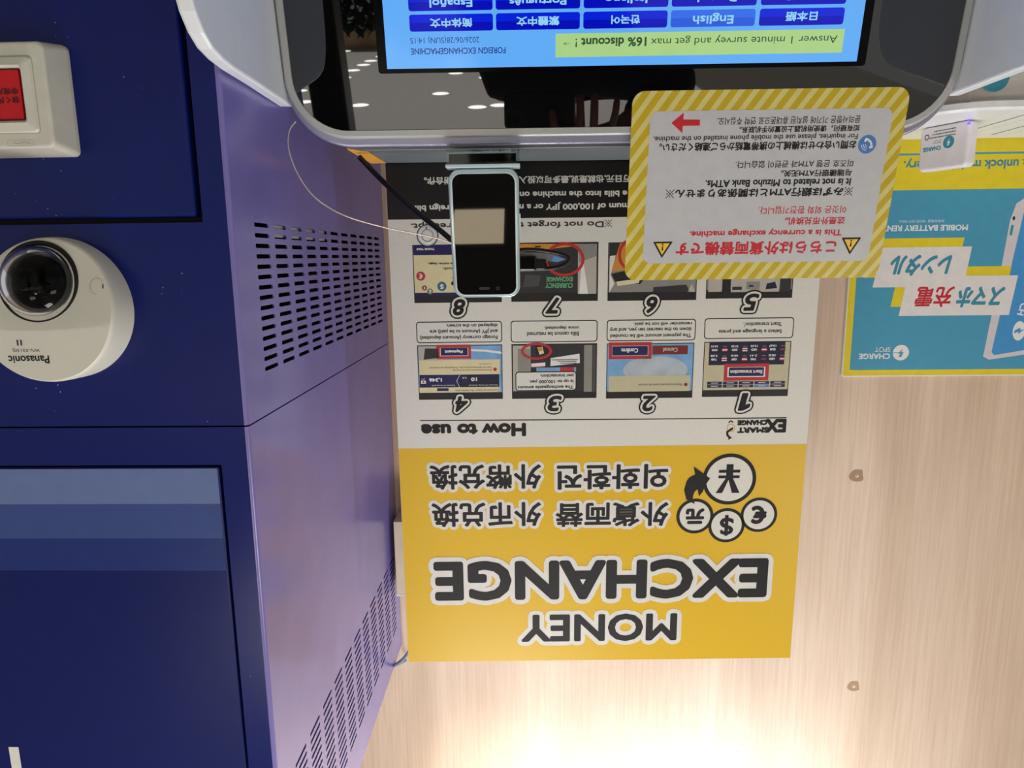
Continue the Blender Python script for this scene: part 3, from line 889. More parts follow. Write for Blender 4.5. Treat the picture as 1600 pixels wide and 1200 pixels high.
b = MB(); b.slab((10, -9.0, 36, 7.5), 3, -4, 5, 'black_gloss', bev=2); b.slab((-1, -5, 12, 6.5), 2.5, -3.5, 4, 'cable_black', bev=1.5)
for q in range(4): b.slab((-6 + q * 3.6, -0.5, -4.2 + q * 3.6, 3.2), 0.7, 3.0, 5.2, 'black_rubber')
b.build('plug', strap)
b = MB(); b.prism([(-24, -5), (-14, -1.5), (6, -4), (30, -8), (30, -13), (6, -12.5), (-12, -10)], -1, 0.5, 'strip_grey'); b.prism([(-23, -4.6), (-14, -1.6), (-7, -3), (-10, -9)], 0.5, 0.9, 'strip_blue'); b.build('strain_relief', strap, 'grey and blue strip inside the loop')
clip = thing('cable_clip', 'round clear clip holding the black cable beside the phone', 'clip', (0.12444, 0.83800, -0.02636), **UPRIGHT)
b = MB(); b.ring(0, 0, 13, 11.6, 0.2, 'print_grey_dark'); b.ring(0, 0, 11.6, 10.4, 0.2, 'acrylic_edge'); b.ring(0, 0, 7.5, 6.6, 0.2, 'print_grey'); b.ring(0, 0, 6.6, 5.6, 0.2, 'acrylic_edge'); b.lathe([(13, -1.5), (13, 0.1), (0.3, 0.1)], 'thin_film', 0, 0, 28); b.build('suction_disc', clip)

# ------------------------------------------------------------------ rental advert and charging station
adv = thing('rental_poster', 'teal battery rental poster with yellow edges on the wooden wall', 'poster', (-0.745, 1.2795, 0.0), **UPRIGHT)
xr, yt = (183.26, 222.88)
b = MB(); b.slab((-300, yt - 520, xr, yt), 4.5, -5, 0, 'print_white', bev=0.5, seg=5); b.build('board', adv)
b = MB(); b.rrect((-299, yt - 518, xr - 1.6, yt - 1.6), 4, 0.1, 'rental_yellow')
b.rrect((-299, -105.8, xr - 13.5, yt - 12.0), 3.5, 0.2, 'teal')
b.rect((-299, -165.62 - 1.6, xr - 2, -165.62 + 1.6), 0.2, 'teal'); b.build('backdrop', adv)
b = MB()
p1 = [(90.32, 112.92), (-103.49, 112.93), (-111.77, 42.88), (80.27, 42.81)]
p2 = [(140.44, 61.65), (-18.74, 62.02), (-26.84, -8.27), (129.16, -8.13)]
b.poly([(106.1, 96.42), (-90.53, 96.83), (-98.86, 26.52), (95.05, 26.9)], 0.3, 'rental_yellow')
b.poly([(156.4, 44.15), (-2.49, 44.37), (-12.34, -23.92), (144.86, -23.86)], 0.35, 'rental_yellow')
b.poly(p2, 0.45, 'rental_white'); b.poly(p1, 0.5, 'rental_white')
b.text('レンタル', (5.04, 4.98, 116.62, 41.94), 0.6, 'teal_text', bold=1.5, shear=0.20)
b.text('スマホ', (-93.22, 61.79, -5.96, 98.68), 0.6, 'teal_text', bold=1.5, shear=0.20)
b.text('充電', (-4.84, 60.86, 67.03, 97.81), 0.6, 'sign_red', bold=0.8, shear=0.20)
b.build('headline', adv, 'white slanted banners with large lettering')
b = MB()
b.text('MOBILE BATTERY RENTAL', (-16.23, -46.23, 147.96, -36), 0.3, 'print_white', bold=0.45)
b.text('共享充电宝  배터리 대여 서비스', (25.13, -55.4, 103.49, -50.25), 0.3, 'print_white')
b.text('Scan & unlock mobile battery.', (-156.42, -159.22, 103.58, -139.01), 0.3, 'teal_text', bold=0.55)
b.build('lettering', adv)
b = MB(); cx, cy = (80.45, 179.39)
b.disc(cx, cy, 14.3, 0.3, 'print_white', n=40)
bolt = [(-1, 8), (-5, -1), (-1, -1), (-3, -8), (5, 2), (1, 2), (4, 8)]
b.poly([(cx + x, cy + y) for x, y in bolt], 0.4, 'teal'); b.rect((cx + 2, cy - 0.6, cx + 15, cy + 0.6), 0.4, 'teal')
b.text('CHARGE', (99.33, 180.5, 154.88, 190.72), 0.3, 'print_white', bold=0.4); b.text('SPOT', (99.75, 169.16, 127.18, 177.94), 0.3, 'print_white')
b.build('emblem', adv, 'white round emblem with a lightning bolt')
b = MB()
po = [(-66.5, 187.68), (-77.34, 193.62), (-138.61, 184.81), (-205.17, 176.09), (-218.51, -65.74), (-107.13, -89.01), (-95.04, -80.56), (-87.41, -51.36), (-81.63, 25.75)]
b.poly(po, 0.25, 'rental_pink')
b.poly([(-80.38, 179.64), (-85.54, 185.51), (-137.67, 176.65), (-198.54, 167.92), (-209.05, -55.05), (-109.62, -67.35), (-98.24, 25.96)], 0.28, 'rental_blue')
b.poly([(-89, -27.27), (-93.52, -26.11), (-94.84, -43.62), (-90.33, -44.77)], 0.3, 'teal_text')
qx, qy = (-93.49, -55.63); b.disc(qx, qy, 2.2, 0.3, 'ink', 3.6)
qx, qy = (-124.69, 141.82); b.disc(qx, qy, 11, 0.3, 'print_white', 17.5)
b.poly([(qx + 1.1 * y - 1, qy + 1.2 * x) for x, y in bolt], 0.32, 'rental_blue')
tx, ty = (-125.84, 102.9); b.text('CH', (tx - 11, ty - 6, tx + 11, ty + 6), 0.3, 'print_white', bold=0.5, rz=R(76))
b.build('phone_picture', adv, 'slanted white phone on the poster')

stn = thing('charging_station', 'white battery charging station below the teal rental poster', 'charging station', (-0.80, 1.15, -1.45))
SF = (-Vector((-0.80, 1.15, -1.45)), Vector((1, 0, 0)), Vector((0, 1, 0)), Vector((0, 0, 1)))
b = MB(SF, 1.0)
b.prism(rr(-1.25, 1.036, -0.560, 1.276, 0.080, 10), -1.45, -0.203, 'station_grey', smooth=False)
b.build('body', stn, 'pale grey body')
b = MB(SF, 1.0)
lr = lambda d: rr(-1.255 + d, 1.024 + d, -0.548 - d, 1.279 - d, 0.09 - d, 12)
loft(b, [(-0.203, lr(0.004)), (-0.201, lr(0)), (-0.193, lr(0)), (-0.190, lr(0.003)), (-0.1893, lr(0.007))], 'station_white')
b.build('lid', stn, 'white lid with slots')
for k in range(5):
    b = MB(SF, 1.0); x = -0.72 - 0.062 * k
    b.box(x, 1.065, -0.1892, x + 0.024, 1.235, -0.1889, 'station_line'); b.box(x + 0.0015, 1.0665, -0.1889, x + 0.0225, 1.2335, -0.1887, 'station_white'); b.build('slot', stn)
b = MB((Vector((-0.80, 1.0355, 0)) - Vector((-0.80, 1.15, -1.45)), Vector((1, 0, 0)), Vector((0, 0, 1)), Vector((0, -1, 0))))
ex_, ez_ = (167.49, -234.08)
b.disc(ex_, ez_, 19.5, 0.2, 'bank_teal', n=40); b.rect((-230, -202.46 - 0.5, ex_ + 40, -202.46 + 0.5), 0.2, 'station_line')
b.build('front_marking', stn, 'blue round mark and seam')

ang = math.atan2(0.92, 0.393)
bx = Vector((math.cos(ang), math.sin(ang), 0)); bn = Vector((bx.y, -bx.x, 0)) * -1.0
bank = thing('power_bank', 'white power bank standing in the charging station slot', 'power bank', (-0.6305, 1.1313, -0.1890), bx, Vector((0, 0, 1)), Vector(bx.cross(Vector((0, 0, 1)))))
b = MB(); b.slab((-40.5, 0.2, 40.5, 66), 8, -10, 10, 'bank_white', bev=5, bevb=5, seg=8); b.build('case', bank)
b = MB()
b.disc(-9, 27, 9.0, 10.15, 'bank_teal', n=40); b.poly([(-9 + 0.62 * x, 27 + 0.62 * y) for x, y in bolt], 10.25, 'print_white')
b.text('CHARGE', (3.0, 30, 33, 36.5), 10.15, 'bank_teal', bold=0.35); b.text('SPOT', (3.0, 21, 17, 26.5), 10.15, 'print_grey')
b.build('emblem', bank)
b = MB()
for k, x1 in enumerate((22, 19, 16)):
    x = -19.0
    while x < x1:                       # small print, too fine to read
        wd = 1.2 + 0.9 * random.random(); b.rect((x, 16.2 - 4.4 * k, x + wd, 18.2 - 4.4 * k - 0.5 * random.random()), 10.15, 'ink_soft'); x += wd + 0.7
b.ring(28, 15, 4.2, 2.9, 10.15, 'ink', 4.6, 3.2, n=6)
b.build('lettering', bank)
b = MB(); b.sphere(-37.5, 5, 8.5, 2.6, 'led_blue', 14, 8); b.build('status_light', bank, 'glowing violet blue light')

# ------------------------------------------------------------------ wall box and grey cable behind the poster
jb = thing('junction_box', 'beige wall box half hidden behind the money exchange poster', 'junction box', (0.2610, 1.2848, 0.5476), **UPRIGHT)
b = MB(); hh = 72.65
b.slab((-70, -hh, 0, hh), 1.5, 0, 73, 'box_beige', bev=1.5); b.build('cover', jb)
b = MB(); b.slab((-70.3, hh - 1.2, 0.3, hh + 1.6), 0.6, 0, 73.4, 'ivory'); b.build('rim', jb)
tube_thing('grey_cable', 'grey cable looping out from behind the poster corner by the blue cabinet', 'cable', [(0.21774, 1.15000, 0.65632), (0.22795, 1.16000, 0.69618), (0.24711, 1.18000, 0.73158), (0.26767, 1.20000, 0.75733), (0.26200, 1.27000, 0.79000)], 0.0032, 'cable_grey')

# ------------------------------------------------------------------ money exchange poster
PO = Vector((-0.39458, 1.00712, 0.61899)); PH = Vector((0.99951, -0.03114, -0.00108)); PU = Vector((0.00194, 0.02752, 0.99962)); PN = Vector((-0.03110, -0.99914, 0.02756))
pos = thing('exchange_poster', 'large yellow and white money exchange poster board behind the exchange machine', 'poster', PO, PH, PU, PN)
YZ = -346.55; BK = -670.78
b = MB(); b.slab((0, -841, 594, 0), 0.5, -5, 0, 'paper', bev=0.3, seg=1); b.build('board', pos)
b = MB(); b.rect((0.4, YZ, 593.6, -0.4), 0.1, 'poster_yellow'); b.build('yellow_panel', pos, 'yellow upper panel')
b = MB(); b.rect((0.4, -840.6, 593.6, BK), 0.1, 'poster_black')
b.text('maximum of 100,000 JPY or a maximum of 30 foreign bills', (240.05, -691.65, 561.62, -681.14), 0.2, 'paper', bold=0.4)
b.text('e bills into the machine one by one.', (269.03, -707.97, 465.09, -697.54), 0.2, 'paper', bold=0.4)
b.text('万日元,也就是说,最多可以投入30张外国纸币。感谢合作。', (264.26, -726.24, 542.55, -715.88), 0.2, 'paper', bold=0.35)
b.build('black_panel', pos, 'black lower panel with white lettering')
# big lettering with white outlines
b = MB()
b.text('MONEY', (178.41, -79.6, 417.81, -32.69), 0.25, 'ink', bold=2.0, outline=('outline_white', 6.8)); b.build('heading', pos)
b = MB()
b.text('EXCHANGE', (44.02, -169.28, 549.43, -103.68), 0.5, 'ink', bold=3.6, outline=('outline_white', 7.4)); b.build('heading', pos)
for s_, r_ in (('외화환전', (200.03, -318.96, 363.48, -280.65)), ('外幣兌換', (386.49, -321.22, 549.87, -282.94)), ('外貨両替', (198.02, -259.98, 365.3, -221.97)), ('外币兑换', (386.68, -262.25, 549.13, -224.27))):
    b = MB(); b.text(s_, r_, 0.25, 'ink', bold=1.15, outline=('outline_white', 4.8)); b.build('subheading', pos)
# emblem of coins and arrow
em = None
def coin(px, rad, ring, s_, tr, rz=0.0, bold=1.0):
    q = MB(); cx, cy = px
    q.disc(cx, cy, rad, 0.3, 'ink', n=48); q.disc(cx, cy, rad - ring, 0.42, 'paper', n=48)
    q.text(s_, (cx - tr[0], cy - tr[1], cx + tr[0], cy + tr[1]), 0.54, 'ink', bold=bold)
    return q.build('coin_emblem', pos)
coin((63.36, -237.86), 27.2, 4.4, '€', (11.5, 14.5), bold=1.6)
coin((158.28, -237), 27.6, 4.8, '元', (14, 12.5), bold=1.6)
coin((110.63, -221.81), 27.2, 4.6, '$', (10.3, 16.5), bold=1.0)
q = MB(); cx, cy = (110.1, -294.03)
q.disc(cx, cy, 39.5, 0.3, 'ink', n=56); q.disc(cx, cy, 34.0, 0.42, 'paper', n=56)
g = 0.125
q.poly([(cx + g * x, cy + g * y) for x, y in [(41, -185), (41, -15), (155, 170), (77, 170), (10, 7), (-37, 170), (-127, 170), (-41, -15), (-41, -185)]], 0.54, 'ink')
q.rect((cx - 122 * g, cy - 117 * g, cx + 128 * g, cy - 81 * g), 0.58, 'ink'); q.rect((cx - 118 * g, cy - 47 * g, cx + 130 * g, cy - 13 * g), 0.58, 'ink')
q.build('coin_emblem', pos)
b = MB()
aw = [(172.35, -263.65), (176.04, -278.37), (172.79, -291.53), (168.98, -297.42), (160.72, -301.96), (163.39, -314.38), (138.56, -295.76), (145.83, -283.96), (148.28, -275.34), (153.63, -268.12), (156.38, -279.42), (160.08, -275.48), (161.96, -270.82), (162.89, -263.53), (158.8, -256.16), (164.59, -258.84)]
b.poly(aw, 0.75, 'ink'); b.build('arrow', pos, 'black curved arrow')
# how-to-use title row
b = MB()
b.text('How to use', (408.02, -383.32, 559.82, -363.19), 0.1, 'ink', bold=1.6)
b.line([(560.19, -388.35), (428.21, -387.62), (243.62, -386.63), (32.79, -386.27)], 1.5, 0.1, 'ink')
b.build('title', pos)
b = MB()
b.text('EX', (31.96, -384.74, 62.04, -364.14), 0.15, 'ink', bold=1.5); b.text('SMART', (57.01, -372.89, 102.41, -364.06), 0.1, 'ink', bold=0.85); b.text('CHANGE', (59.57, -383.71, 103.02, -375.59), 0.1, 'ink', bold=0.85)
cx, cy = (111.84, -372.13)
b.ring(cx, cy, 6.0, 4.9, 0.15, 'gold_line')
b.line([(cx - 2, cy + 1), (cx + 5, cy + 6), (cx + 4.5, cy + 11), (cx + 1, cy + 14.5)], 3.2, 0.2, 'ink')
b.poly([(cx - 2.6, cy + 15), (cx + 2.6, cy + 11.6), (cx + 3, cy + 18)], 0.2, 'ink')
b.line([(cx + 3.4, cy - 8), (cx + 1, cy - 10.6), (cx - 2.4, cy - 8.4)], 1.7, 0.2, 'ink')
b.build('logo', pos)

Z1, Z2, Z3, Z4 = 0.15, 0.25, 0.35, 0.5
def picture(quad, base, band):
    """A step photograph: black frame line, base colour and a black strip on top."""
    q = MB()
    x0, y0, x1, y1 = quad
    q.rect(quad, 0.1, 'photo_black'); q.rect((x0 + 1.2, y0 + 1.2, x1 - 1.2, y1 - band), Z1, base)
    return q
def step(q, digit, nr):
    o = q.build('step_picture', pos)
    n = MB(); n.text(digit, nr, 0.62, 'ink', bold=1.1, shear=0.22, outline=('ink', 5.0))
    n.text(digit, nr, 0.78, 'ink', bold=1.1, shear=0.22, outline=('paper', 2.8))
    n.build('step_number', o)
    return o
def caption(r, lines, left, fs=1.0, parent=None, z=0.1):
    q = MB(); q.rrect(r, 4.5, z, 'ink'); x0, y0, x1, y1 = r
    q.rrect((x0 + 1.3, y0 + 1.3, x1 - 1.3, y1 - 1.3), 3.5, z + 0.1, 'paper')
    for s_, tr in lines: q.text(s_, tr, z + 0.2, 'ink_soft', bold=0.22)
    q.build('caption_box', parent or pos, 'white caption box')

# step 1
Q = (33.14, -498.02, 155.94, -418.41)
b = picture(Q, 'cream_dull', 10.0)
b.rect((41.5, -497.01, 148.61, -464.54), Z2, 'navy_dark')
for i, (c1, v1, c2, v2, xa) in enumerate((('USD', '108.35', 'EUR', '134.67', 1206), ('TWD', '3.41', 'HKD', '12.52', 1177), ('GBP', '140.42', 'SGD', '77.39', 1147), ('THB', '3.08', 'MYR', '24.91', 1118))):
    for j, (c, v) in enumerate(((c1, v1), (c2, v2))):
        yy = 560.5 - j * 14.5

        cx, cy = ((59.13, -472.87), (85.4, -472.73), (112.59, -472.78), (141.15, -472.84))[i]; cy -= j * 13.6
        b.text(c, (cx - 4, cy - 1.6, cx + 4, cy + 1.6), Z3, 'print_white', bold=0.2); b.text(v, (cx - 5, cy - 6.6, cx + 5, cy - 3.6), Z3, 'print_white', bold=0.15)
        fx = cx - 14.5
        b.rect((fx - 3.6, cy - 2.4, fx + 3.6, cy + 2.4), Z3, ('red_print', 'navy_print', 'red_print', 'print_white')[(i + j) % 4]); b.rect((fx - 3.6, cy - 0.8, fx + 3.6, cy + 0.8), Z4, 'print_white' if (i + j) % 2 == 0 else 'red_print')
        b.rect((fx - 2.6, cy - 5.2, fx + 2.6, cy - 4.4), Z3, 'print_grey')
r_ = (62.44, -466.4, 126.17, -441.82)
b.frame_rect(r_, 5.0, Z3, 'red_print'); b.rect((r_[0] + 5, r_[1] + 5, r_[2] - 5, r_[3] - 5), Z2, 'print_white')
b.rrect((r_[0] + 7, r_[1] + 5.6, r_[2] - 7, r_[3] - 6.4), 1.5, Z3, 'navy_print'); b.text('Start transaction', (r_[0] + 9, r_[1] + 9.3, r_[2] - 9, r_[3] - 9.8), Z4, 'print_white', bold=0.25)
tx0, ty0, tx1, ty1 = (37.55, -440.9, 149.94, -431.55)
for i in range(5):
    for j in range(2):
        wx = (tx1 - tx0) / 5; hy = (ty1 - ty0) / 2
        b.rect((tx0 + i * wx + 0.7, ty0 + j * hy + 0.3, tx0 + (i + 1) * wx - 0.7, ty0 + (j + 1) * hy - 0.3), Z2, 'navy_print' if not (i == 1 and j == 1) else 'sign_blue')
        b.rect((tx0 + i * wx + 6, ty0 + j * hy + 1.5, tx0 + (i + 1) * wx - 6, ty0 + (j + 1) * hy - 1.7), Z3, 'print_grey_light')
step(b, '1', (82.65, -423.6, 103.77, -397.64))
caption((31.38, -531.43, 156.74, -502.07), (('Select a language and press', (47.73, -516.09, 136.33, -509.3)), ("'Start transaction'.", (48.37, -524.91, 102.68, -519.05))), True)

# step 2
Q = (169.76, -497.18, 293.22, -417.72)
b = picture(Q, 'sky_print', 10.5)
b.poly(ell(*(223.66, -458.7), 46, 20), Z2, 'sky_pale')
b.rect((173.75, -450.74, 289.73, -427.59), Z3, 'cream_dull')
b.text('Received banknotes cannot be returned', (185.28, -438.82, 246.76, -435.36), Z4, 'ink_soft'); b.disc(*(179.72, -437.08), 2.4, Z4, 'print_maroon', n=16)
b.rrect((178.69, -493.37, 228.78, -480.93), 1.2, Z3, 'print_maroon'); b.text('Cancel', (192.89, -490.45, 213.69, -484.23), Z4, 'print_grey_light', bold=0.3)
r_ = (229.93, -498.6, 290.24, -474.81)
b.rect(r_, Z2, 'red_print'); b.rect((r_[0] + 4.5, r_[1] + 4.5, r_[2] - 4.5, r_[3] - 4.5), Z3, 'print_grey_light')
b.rrect((r_[0] + 5.5, r_[1] + 5.5, r_[2] - 5, r_[3] - 5.4), 1.2, Z4, 'navy_print'); b.text('Confirm', (248.93, -490.4, 272.71, -484), 0.6, 'print_white', bold=0.3)
step(b, '2', (222.18, -421.52, 244.23, -398.38))
caption((168.76, -530.81, 293.7, -500.53), (('The payment amount will be rounded', (174.75, -511.88, 288.63, -504.99)), ('down to the nearest ten yen, and any', (174.66, -520.65, 289.68, -513.69)), ('remainder will not be paid.', (174.54, -527.92, 256.18, -522.07))), True)

# step 3
Q = (306.85, -498.06, 427.73, -418.9)
b = picture(Q, 'print_charcoal', 10.5)
b.rect((400.97, -495.87, 425.96, -430.26), Z2, 'print_grey_light'); b.rect((401.8, -491.27, 419.02, -459.09), 0.28, 'print_grey')
b.rect((313.72, -495.67, 325.08, -428.18), Z2, 'print_grey'); b.rect((308.72, -495.57, 312.81, -428.08), Z2, 'print_grey_dark')
b.poly([(372.8, -466.03), (331.06, -470.14), (331.62, -483.47), (372.34, -477.54)], Z3, 'print_white')
for q in range(4): b.rect((333.81, -475.46, 370.98, -474.54) if q == 0 else ((333.81, -475.46, 370.98, -474.54)[0] + 2, (333.81, -475.46, 370.98, -474.54)[1] - 2.2 + q * 2.4, (333.81, -475.46, 370.98, -474.54)[2] - 4 * q, (333.81, -475.46, 370.98, -474.54)[1] - 1.4 + q * 2.4), Z4, 'print_grey_dark')
b.poly([(400.05, -464.97), (380.06, -466.12), (380.05, -471.38), (400.02, -470.05)], Z3, 'print_white'); b.rect((380.97, -465.32, 399.14, -464.39), Z4, 'red_print')
b.rect((336.43, -464.09, 392.8, -456.69), Z3, 'sky_print'); b.rect((339.16, -463.9, 359.16, -457.89), Z4, 'red_print')
b.poly([(393.61, -481.01), (372.79, -485.34), (374.59, -494.5), (394.45, -494.74)], Z3, 'photo_black')
b.poly([(388.18, -482.77), (381.84, -484.53), (384.07, -494.16), (391.3, -493.33)], Z4, 'cream_print'); b.disc(*(387.24, -490.54), 3.2, 0.58, 'print_orange', n=16)
ccx, ccy = (392.41, -487.68)
b.ring(ccx, ccy, 22.0, 18.0, 0.6, 'red_print', 12.2, 8.8)
o3 = step(b, '3', (356.29, -423.13, 378.79, -400.01))
caption((335.77, -458.44, 422.7, -430.4), (('The exchangeable amount', (339.91, -439.2, 419.87, -433.13)), ('is up to 100,000 yen', (339.97, -447.48, 402, -441.15)), ('per transaction.', (340.02, -455.75, 387.37, -449.72))), True, parent=o3, z=0.6)
caption((306.53, -531.08, 428.5, -500.34), (('Bills cannot be returned', (332.74, -514.87, 405.61, -508.99)), ('once deposited.', (332.82, -523.76, 381.3, -517.89))), True)

# step 4
Q = (440.85, -497.82, 560.92, -419.11)
b = picture(Q, 'sky_print', 10.0)
b.rect((524.75, -496.49, 558.66, -476.35), Z2, 'print_grey_light'); b.poly([(552.22, -477.39), (530.39, -479.89), (531.75, -493.18), (549.81, -493.4)], Z3, 'print_charcoal')
b.line([(483.94, -490.33), (463.18, -489.16), (443.34, -486.18)], 3.2, Z2, 'print_white')
b.rect((444.56, -476.79, 558.98, -455.55), Z2, 'cream_print')
b.text('Received banknotes cannot be returned.', (456.45, -462.75, 511.9, -459.97), Z3, 'ink_soft'); b.text('Insert the banknotes one at a time. The banknotes can be inserted', (456.38, -466.64, 544.48, -463.87), Z3, 'ink_soft'); b.text('continuously', (456.29, -471.29, 474.43, -468.99), Z3, 'ink_soft')
b.disc(*(451.42, -462.36), 2.6, Z3, 'red_print', n=16)
b.rect((445.78, -455.09, 558.85, -436.94), Z2, 'navy_dark'); b.rect((445.06, -436.94, 559.81, -429.45), Z2, 'cream_print')
b.poly([(502.57, -436.94), (501.63, -454.81), (558.51, -455.49), (559.21, -437.62)], Z3, 'navy_print'); b.line([(502.55, -437.41), (506.42, -446.31), (501.63, -454.62)], 0.6, Z4, 'print_white')
b.text('10', (477.19, -451.13, 485.84, -445.55), Z4, 'print_white', bold=0.4); b.text('1,346', (527.34, -451.32, 545.57, -445.28), Z4, 'print_white', bold=0.4)
b.text('EUR', (492.17, -451.95, 498.55, -449.34), Z4, 'print_white'); b.text('JPY', (551.44, -451.07, 556.9, -448.75), Z4, 'print_white')
b.rect((491.39, -447.57, 498.68, -443.38), Z4, 'navy_print'); b.rect((550.25, -447.35, 557.09, -442.69), Z4, 'print_white'); b.disc(*(553.72, -445.02), 1.4, 0.6, 'red_print', n=12)
b.text('Amount of money received', (447.69, -441.19, 488.78, -438.4), Z4, 'print_white'); b.text('Amount of money paid', (508.88, -441.41, 541.75, -438.61), Z4, 'print_white')
b.text('Continue to insert the banknotes.', (445.99, -433.36, 509.1, -430.09), Z3, 'ink_soft'); b.rect((518.2, -435.82, 534.66, -431.61), Z3, 'navy_print')
r_ = (484.91, -497.93, 533.72, -478.26)
b.rect(r_, Z3, 'red_print'); b.rect((r_[0] + 4, r_[1] + 4, r_[2] - 5, r_[3] - 4), Z4, 'print_white'); b.rect((r_[0] + 4.8, r_[1] + 4.2, r_[2] - 6, r_[3] - 4.6), 0.58, 'navy_print'); b.text('Payment', (496.64, -492, 521.94, -486.06), 0.68, 'print_white', bold=0.3)
step(b, '4', (489.46, -423.79, 511.96, -400.67))
caption((440.65, -531.31, 561.07, -501.02), (('Foreign currency (Amount deposited)', (447.05, -512.38, 556.41, -505.58)), ('and JPY (Amount to be paid) are', (446.91, -520.88, 542.15, -514.11)), ('displayed on the screen.', (446.78, -528.85, 518.98, -522.55))), True)

# steps 5 to 8
Q = (36.69, -637.21, 156.83, -558.63)
b = picture(Q, 'print_grey', 12)
b.rect((135.13, -590.95, 153.75, -568.07), Z2, 'print_grey_light'); b.rect((122.94, -599.51, 134.46, -567.89), Z2, 'photo_black')
b.rect((55.3, -590.3, 122.27, -567.41), Z2, 'print_grey_light'); b.rect((82.64, -581.56, 101.28, -570.99), Z3, 'print_grey'); b.rect((91.48, -576.75, 97.69, -574.55), Z4, 'photo_black')
b.rect((107.27, -574.78, 120.59, -570.37), Z3, 'print_charcoal'); b.poly([(74.32, -570.78), (58.45, -572.36), (61.69, -581.2), (73.05, -578.7)], Z3, 'navy_dark'); b.rect((39.52, -594.18, 54.59, -567.8), Z2, 'print_charcoal')
step(b, '5', (82.13, -565.28, 105.32, -541.26))
Q = (169.98, -636.89, 293.41, -557.14)
b = picture(Q, 'print_grey', 12)
b.rect((214.66, -635.59, 291.94, -615.74), Z2, 'print_charcoal'); b.poly([(290.94, -618.78), (283.04, -619.56), (289.61, -592.66), (284.1, -581.19), (290.98, -568.93)], Z3, 'rental_white')
b.poly([(288.82, -597.9), (277.22, -635.87), (215, -635.14), (214.07, -607.47), (271.19, -599.44)], Z3, 'print_orange')
b.poly([(288.76, -594.4), (268.52, -598.53), (240.04, -590.33), (248.61, -579.89), (283.26, -583.82)], Z4, 'photo_black'); b.poly([(281.49, -583.8), (248.82, -587.8), (250.43, -581.67), (279.6, -577.62)], 0.6, 'cream_print')
b.ring(*(262.84, -620.18), 17, 13, 0.62, 'red_print', 21, 17)
b.poly([(230.54, -568.22), (229.86, -575.27), (184.73, -578.26), (179.01, -568.49)], Z4, 'print_charcoal'); b.poly([(182.57, -568.53), (176.81, -579.92), (171.9, -568.41)], Z4, 'print_grey_light')
step(b, '6', (222, -562.93, 242.52, -539.33))
Q = (306.83, -637.95, 427.06, -557.6)
b = picture(Q, 'print_charcoal', 12)
b.rect((309.18, -635.54, 334.78, -567.53), Z2, 'print_grey_light'); b.poly([(335.04, -635.69), (309.62, -635.39), (309.41, -619), (333.09, -610.61)], 0.28, 'print_grey')
b.poly([(425.29, -636.75), (335.04, -635.69), (335.02, -633.11), (425.44, -623.83)], Z3, 'print_orange'); b.rect((385.87, -633.32, 393.76, -631.6), Z4, 'photo_black')
b.poly([(332.74, -567.66), (330.4, -605.36), (326.9, -608.8), (320.3, -567.51)], Z3, 'print_white')
b.text('EXCHANGE', (341.76, -591.31, 378.49, -584.73), Z3, 'print_green', bold=0.35); b.text('CURRENCY', (341.7, -582.98, 379.84, -575.94), Z3, 'print_green', bold=0.35)
b.poly([(410.9, -577.41), (388.71, -578.91), (386, -593.8), (407.21, -594.93)], Z2, 'print_grey_dark')
ccx, ccy = (353.36, -614.76); b.ring(ccx, ccy, 27.5, 23.5, Z4, 'red_print', 23.2, 19.2)
step(b, '7', (358.48, -563.22, 379.89, -540.51))
Q = (440.34, -636.77, 562, -557.43)
b = picture(Q, 'cream_print', 14)
b.rect((439.86, -636.77, 560.67, -622.98), Z2, 'navy_print'); b.text('THANK YOU!', (531.52, -632.55, 556.08, -629.54), Z3, 'print_white', bold=0.2)
b.rect((441.21, -570.53, 560.31, -567), Z2, 'navy_print')
b.text('not forget the coins, bags,', (474.05, -613.1, 540.99, -609.63), Z3, 'ink_soft', bold=0.2); b.text('Thank you so much.', (460.96, -606.82, 521.39, -602.47), Z3, 'ink_soft', bold=0.2); b.text('?', (503.81, -592.6, 510.45, -581.2), Z3, 'ink', bold=0.3)
for (c_, rad, key, s_) in (((551.79, -594.45), 6.2, 'red_print', '€'), ((547.36, -578.15), 3.4, 'print_maroon', '€'), ((539.73, -573.2), 4.1, 'print_olive', '£'), ((523.07, -580.06), 6.4, 'print_teal', '$')):
    b.disc(*c_, rad, Z3, key, n=24); b.text(s_, (c_[0] - rad * .42, c_[1] - rad * .6, c_[0] + rad * .42, c_[1] + rad * .6), Z4, 'print_white', bold=0.2)
step(b, '8', (489.66, -562.55, 510.62, -539.39))
b = MB(); b.text('※Do not forget to take your receipt.', (288.61, -667.9, 562.61, -657.28), 0.1, 'ink_soft', bold=0.35); b.build('lettering', pos)

# ------------------------------------------------------------------ the hall behind the photographer (seen in the black glass)
lamps = [(2.74, -11.82), (2.11, -10.62), (2.16, -10.22), (2.23, -9.71), (2.25, -9.08), (2.73, -8.83), (2.65, -8.14), (2.41, -7.40), (1.70, -7.14), (0.80, -7.76), (0.32, -6.90), (0.07, -6.98), (0.07, -7.60), (0.08, -8.25), (0.25, -8.86), (0.69, -9.28), (2.00, -12.08), (2.00, -11.09), (0.75, -10.20), (1.72, -12.38)]
def make_lamp():
    t = thing('ceiling_lamp', 'round recessed ceiling lamp in the hall ceiling', 'ceiling lamp', (0, 0, 0), group='recessed lamps in the hall ceiling')
    q = MB(k=1.0); q.lathe([(0.135, 0.0), (0.135, -0.012), (0.11, -0.012), (0.11, -0.002)], 'lamp_ring', n=28); q.build('trim_ring', t)
    q = MB(k=1.0); q.lathe([(0.11, -0.003), (0.10, -0.008), (0.001, -0.008)], 'lamp_white', n=28); q.build('diffuser', t)
    return t
proto = make_lamp()
